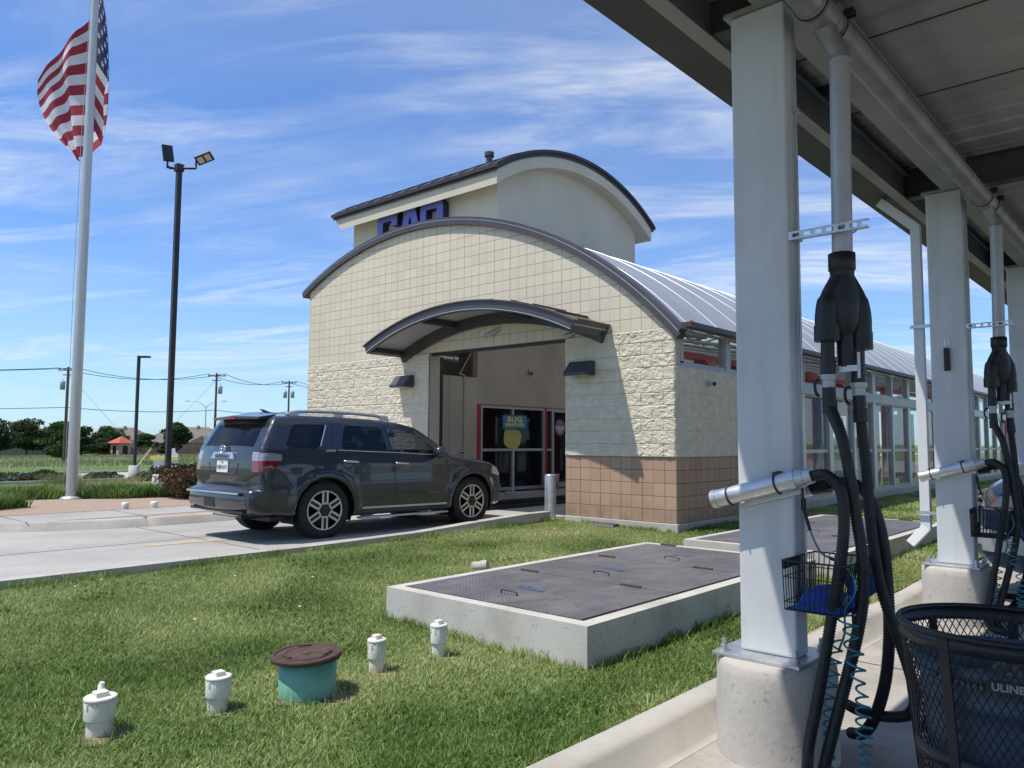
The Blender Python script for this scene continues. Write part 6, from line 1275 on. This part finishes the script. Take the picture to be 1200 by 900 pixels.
# kiosk
kx,ky=-171.5,59.7; z=TZ(kx); t=thing('kiosk','small tan arched pavilion with a red hipped roof in the field','pavilion',(kx,ky,z)); C_=Vector((kx,ky,z)); tanb=mat('kiosk_brick',(.42,.31,.24),(.50,.38,.30),.9,scale=2,spec=.1)
def Q(a,b,c): return C_+rv*a-fv*b+Vector((0,0,c))
ca,sa_=math.cos(.5),math.sin(.5)
def Qr(a,b,c): return Q(a*ca-b*sa_,a*sa_+b*ca,c)
g=MB(); W_=1.5
for i in range(4):
    an=[0,PI/2,PI,3*PI/2][i]; c_,s_=math.cos(an),math.sin(an); F=lambda a,b,z_:Qr(a*c_-b*s_,a*s_+b*c_,z_)
    for sgn in (-1,1): v=[F(sgn*W_*1.0,W_,0),F(sgn*W_*.42,W_,0),F(sgn*W_*.42,W_,1.7),F(sgn*W_,W_,1.7)]; g.add(v,[(0,1,2,3)])
    ar=[(W_*.42*math.cos(q),1.7+W_*.42*math.sin(q)) for q in np.linspace(0,PI,9)]; poly=[F(W_,W_,1.7)]+[F(a,W_,b) for a,b in ar]+[F(-W_,W_,1.7),F(-W_,W_,2.9),F(W_,W_,2.9)]; g.add(poly,[tuple(range(len(poly)))])
obj('wall',g,tanb,t,fixn=False); g=MB(); g.add([Qr(-1.25,-1.25,.05),Qr(1.25,-1.25,.05),Qr(1.25,1.25,.05),Qr(-1.25,1.25,.05),Qr(-1.0,-1.0,2.6),Qr(1,-1,2.6),Qr(1,1,2.6),Qr(-1,1,2.6)],[(0,1,2,3),(0,1,5,4),(1,2,6,5),(2,3,7,6),(3,0,4,7)]); obj('shade_block',g,mat('kiosk_shadow',(.10,.045,.035),None,.9),t)  # dark-coloured block stands in for the shade seen through the arches
g=MB(); e=W_+.55; g.add([Qr(-e,-e,2.85),Qr(e,-e,2.85),Qr(e,e,2.85),Qr(-e,e,2.85),Qr(0,0,4.35)],[(0,1,4),(1,2,4),(2,3,4),(3,0,4),(0,3,2,1)]); obj('roof',g,mat('red_tile_roof',(.42,.085,.055),(.50,.12,.08),.8,scale=3),t)
# ------------------------------------------------------------------ trees and shrubs
def leafcloud(centres,n,size,r,flat=.6,shell=.55):
    """centres: list of (x,y,z,rx,rz) lumps; returns MB of small leaf quads"""
    C=np.array(centres); wts=C[:,3]**2*C[:,4]; wts/=wts.sum(); idx=r.choice(len(C),n,p=wts); d=r.normal(size=(n,3)); d/=np.linalg.norm(d,axis=1)[:,None]; rad=shell+(1-shell)*r.uniform(0,1,n)**.5; rad*=r.uniform(.85,1.12,n)
    P=C[idx,:3]+d*np.c_[C[idx,3],C[idx,3],C[idx,4]]*rad[:,None]; q=r.normal(size=(n,3)); q/=np.linalg.norm(q,axis=1)[:,None]; a=np.cross(q,r.normal(size=(n,3))); a/=np.linalg.norm(a,axis=1)[:,None]; s=size*r.uniform(.55,1.3,n)[:,None]
    return P,q*s,a*s*flat
def leafobj(name,P,a,b,m_,par=None,org=(0,0,0)):
    n=len(P); v=np.empty((n,4,3)); v[:,0]=P-a; v[:,1]=P+b; v[:,2]=P+a; v[:,3]=P-b; v-=np.array(org); me=bpy.data.meshes.new(name); me.vertices.add(4*n); me.vertices.foreach_set('co',v.reshape(-1)); me.loops.add(4*n); me.loops.foreach_set('vertex_index',np.arange(4*n)); me.polygons.add(n); me.polygons.foreach_set('loop_start',np.arange(n)*4); me.update(calc_edges=True); me.materials.append(m_)
    o=bpy.data.objects.new(name,me); COL.objects.link(o)
    if par: o.parent=par
    else: o.location=org
    return o
def leafmat(nm,a,b,sc=.5,tr=.25):
    m,nt,bs=base(nm); c=nt.mix(nt.ramp(nt.noise(sc,5,.6),.36,.64),a,b); oi=nt.new('ShaderNodeTexWhiteNoise',noise_dimensions='3D'); nt.link(nt.pos(),oi.inputs[0]); nt.link(c,bs.inputs['Base Color']); bs.inputs['Roughness'].default_value=.6; bs.inputs['Specular IOR Level'].default_value=.2
    t=nt.new('ShaderNodeBsdfTranslucent'); nt.link(c,t.inputs[0]); mx=nt.new('ShaderNodeMixShader'); mx.inputs[0].default_value=tr; nt.link(bs.outputs[0],mx.inputs[1]); nt.link(t.outputs[0],mx.inputs[2]); nt.link(mx.outputs[0],nt.n['Material Output'].inputs['Surface']); return m
LG=[leafmat('leaf_dark',(.022,.045,.016),(.05,.085,.03)),leafmat('leaf_mid',(.035,.075,.018),(.08,.14,.035)),leafmat('leaf_olive',(.045,.07,.03),(.09,.12,.055))]
bark=mat('bark',(.07,.055,.042),(.11,.09,.07),.95,scale=4)
def tree(x,y,h,w,label,mi,seed,leaf=.24,n=6500,trunk=.22,base_=None,low=.14):
    r=np.random.default_rng(seed); z=TZ(x) if base_ is None else base_; t=thing('tree',label,'tree',(x,y,z)); cs=[]; k=13
    for i in range(k):
        f=i/(k-1); a=r.uniform(0,2*PI); zz=low*h+(1-low)*h*(.12+.80*f); env=math.sin(PI*min(.92,.22+.72*f))**.8; rr=w/2*env*r.uniform(.35,.72); cs.append((x+rr*math.cos(a),y+rr*math.sin(a),z+zz,w*r.uniform(.17,.27),h*r.uniform(.08,.15)))
    cs.append((x,y,z+h*(low+.35*(1-low)),w*.33,h*.22))
    g=MB(); g.tube(spline([(x,y,z-.2),(x+.1,y,z+h*.25),(x-.1,y+.1,z+h*.5),(x,y,z+h*.75)],3),[trunk*(1-.075*i) for i in range(10)],8)
    for c in cs[:8]: g.tube([(x,y,z+h*.22),((x+c[0])/2,(y+c[1])/2,(z+h*.25+c[2])/2),c[:3]],[trunk*.45,trunk*.3,trunk*.1],5)
    obj('trunk',g,bark,t); P,a,b=leafcloud(cs,n,leaf,r,.7,.45); leafobj('crown',P,a,b,LG[mi],t,(x,y,z)); return t
tree(-170,34.6,7.0,9.5,'broad dark tree at the far left edge of the field',0,1); tree(-182,44.5,7.8,11,'tallest dark tree behind the grey fence',0,2); tree(-186,51.5,6.2,9,'dark tree at the end of the grey fence',2,3)
tree(-97,23.5,4.9,5.4,'round bright green tree standing in the field left of the flagpole',1,4,leaf=.16,n=7000,low=.10); tree(-168,50.5,5.9,8.8,'dark tree just right of the flagpole',0,5); tree(-185,62.5,6.6,9.8,'wide green tree left of the red roofed pavilion',1,6)
tree(-176,57.0,5.0,6,'low green tree between flagpole and pavilion',2,7); tree(-155.5,64.5,6.7,7.0,'dark lollipop tree between the two lamp poles',0,8,low=.42); tree(-166,68,4.2,5,'small shrubby tree behind the black lamp pole',0,9); tree(-225,118,8.6,6,'distant tree top poking over the roofs behind the SUV',0,10)
tree(-196,37,6.0,8,'dark tree filling the gap behind the far left fence',2,12); tree(-190,73,5,6,'small tree beside the pavilion wall',1,13)
# low hedge of upright leaves behind the gravel
r=np.random.default_rng(9)
def strip_pts(line,wd,n,r):
    L=[Vector(p) for p in line]; seg=[(L[i+1]-L[i]).length for i in range(len(L)-1)]; tot=sum(seg); out=np.empty((n,3))
    u=r.uniform(0,tot,n); s=r.uniform(0,1,n)
    for i in range(n):
        q=u[i];k=0
        while k<len(seg)-1 and q>seg[k]: q-=seg[k];k+=1
        p=L[k].lerp(L[k+1],q/seg[k]); d=(L[k+1]-L[k]).normalized(); nn=Vector((-d.y,d.x,0)); 
        if nn.x>0: nn=-nn
        p=p+nn*(s[i]*wd+.15*math.sin(u[i]*2.1)); out[i]=(p.x,p.y,TZ(p.x))
    return out
P=strip_pts([(-13.6,-8.6,0),(-11.9,-6.1,0),(-11.45,-4.75,0),(-10.6,-3.9,0),(-10.1,-2.9,0),(-9.6,-1.5,0),(-9.3,2,0)],1.7,42000,r)
HC=[(0.0,(.05,.10,.018)),(1.0,(.34,.40,.14)),(.4,(.12,.21,.045)),(.7,(.20,.30,.08))]
blades('border_planting','thick band of upright green border plants behind the gravel bed',P,.25,.020,.8,HC,'border plants',1.4)
P=strip_pts([(-12.2,-9.8,0),(-10.4,-7.9,0),(-9.0,-7.25,0)],1.3,9000,r); P[:,2]=.40; P[:,0]+=.2; blades('corner_planting','bright green plants at the left end of the gravel bed',P,.24,.020,.8,[(0.0,(.06,.12,.02)),(1.0,(.26,.34,.10)),(.5,(.12,.21,.045))],'border plants',1.4)
P=np.c_[r.uniform(-66,-17,26000),r.uniform(-22,30,26000)]; k=((P[:,0]>-32.5)|(P[:,0]<-48)); P=P[k]; P=np.c_[P,[TZ(x) for x in P[:,0]]]; blades('verge_grass','grassy verge on both sides of the far road',P,.09,.03,.8,[(0.0,(.10,.16,.04)),(1.0,(.34,.36,.17)),(.5,(.19,.26,.08))],'grass',.25)
P=np.c_[r.uniform(-180,-70,60000),r.uniform(0,100,60000)]; P=np.c_[P,[TZ(x) for x in P[:,0]]]; blades('meadow_grass','rough tall meadow grass across the field',P,.38,.10,.6,[(0.0,(.12,.17,.05)),(1.0,(.42,.41,.24)),(.5,(.24,.28,.12))],'grass',.06,seed=8)
def shrub(x,y,w,h,label,m_,seed,n=2500,leaf=.06,name='shrub',z=None,lumps=9,grp=None):
    r=np.random.default_rng(seed); z=TZ(x) if z is None else z; t=thing(name,label,'shrub',(x,y,z),grp); cs=[(x+r.uniform(-.34,.34)*w,y+r.uniform(-.34,.34)*w,z+h*r.uniform(.3,.62),w*r.uniform(.16,.26),h*r.uniform(.22,.36)) for _ in range(lumps)]+[(x,y,z+h*.4,w*.36,h*.4)]
    g=MB()
    for c in cs[:7]: g.tube([(x,y,z),((x+c[0])/2,(y+c[1])/2,z+h*.25),c[:3]],[.022,.014,.006],5)
    obj('stem',g,bark,t); P,a,b=leafcloud(cs,n,leaf,r,.6,.25); leafobj('foliage',P,a,b,m_,t,(x,y,z))
    return t
redleaf=leafmat('leaf_reddish',(.045,.060,.022),(.150,.065,.042),5.5,.25); greyleaf=leafmat('leaf_greygreen',(.06,.075,.045),(.13,.14,.09),1.5); 
shrub(-9.62,-2.8,1.6,.82,'reddish brown bush left of the SUV tail',redleaf,21,9500,.036,z=.38,lumps=16); shrub(-9.25,-2.05,1.4,1.0,'second reddish bush partly behind the SUV tail',redleaf,22,6500,.036,z=.38,lumps=13)
shrub(-37.2,1.5,3.4,.5,'grey green mounded shrub on the far kerb, leftmost',greyleaf,23,2600,.11); shrub(-37.1,2.9,2.2,.62,'dark mounded shrub on the far kerb left of the flagpole',LG[0],24,2600,.10)
shrub(-35.4,5.0,1.6,.5,'dark low shrub on the far kerb right of the flagpole',LG[0],25,2000,.09); shrub(-33.5,6.3,1.4,.5,'grey green shrub before the black lamp base',greyleaf,26,2000,.08); shrub(-33.0,7.2,1.8,.8,'pale leafy shrub right of the black lamp base',greyleaf,27,2400,.09)
shrub(-34.4,9.6,4.0,.95,'wide dark hedge below the white board',LG[0],28,5000,.11); shrub(-37,8.9,2.4,.95,'dark shrub between black lamp and white board',LG[0],29,3000,.10)
for q,(x,y,h_,l) in enumerate(((-15.4,-3.4,.5,'feathery pale grass clump beside the floodlight base'),(-13.2,-3.0,.42,'tawny grass clump in front of the floodlight base'),(-16.6,-5.6,.42,'feathery grass clump right of the flagpole'))):
    n=900; rr=np.random.default_rng(40+q); P=np.c_[x+rr.normal(0,.22,n),y+rr.normal(0,.22,n),np.full(n,TZ(x))]; blades('grass_clump',l,P,h_,.012,.9,[(0.0,(.16,.19,.06)),(1.0,(.42,.40,.24)),(.5,(.27,.27,.12))],'grass clump',1,kind=None,seed=q)
# trees on the unseen sides so reflections and side views have something real
for q,(x,y,h_) in enumerate(((34,-30,9),(48,-12,8),(14,-46,9),(-20,-52,8))): tree(x,y,h_,8,['leafy tree across the lot behind the photographer','leafy tree at the far side of the vacuum lot','tall leafy tree south of the lawn','leafy tree beyond the driveway entrance'][q],q%3,60+q,base_=0,leaf=.3,n=2500)
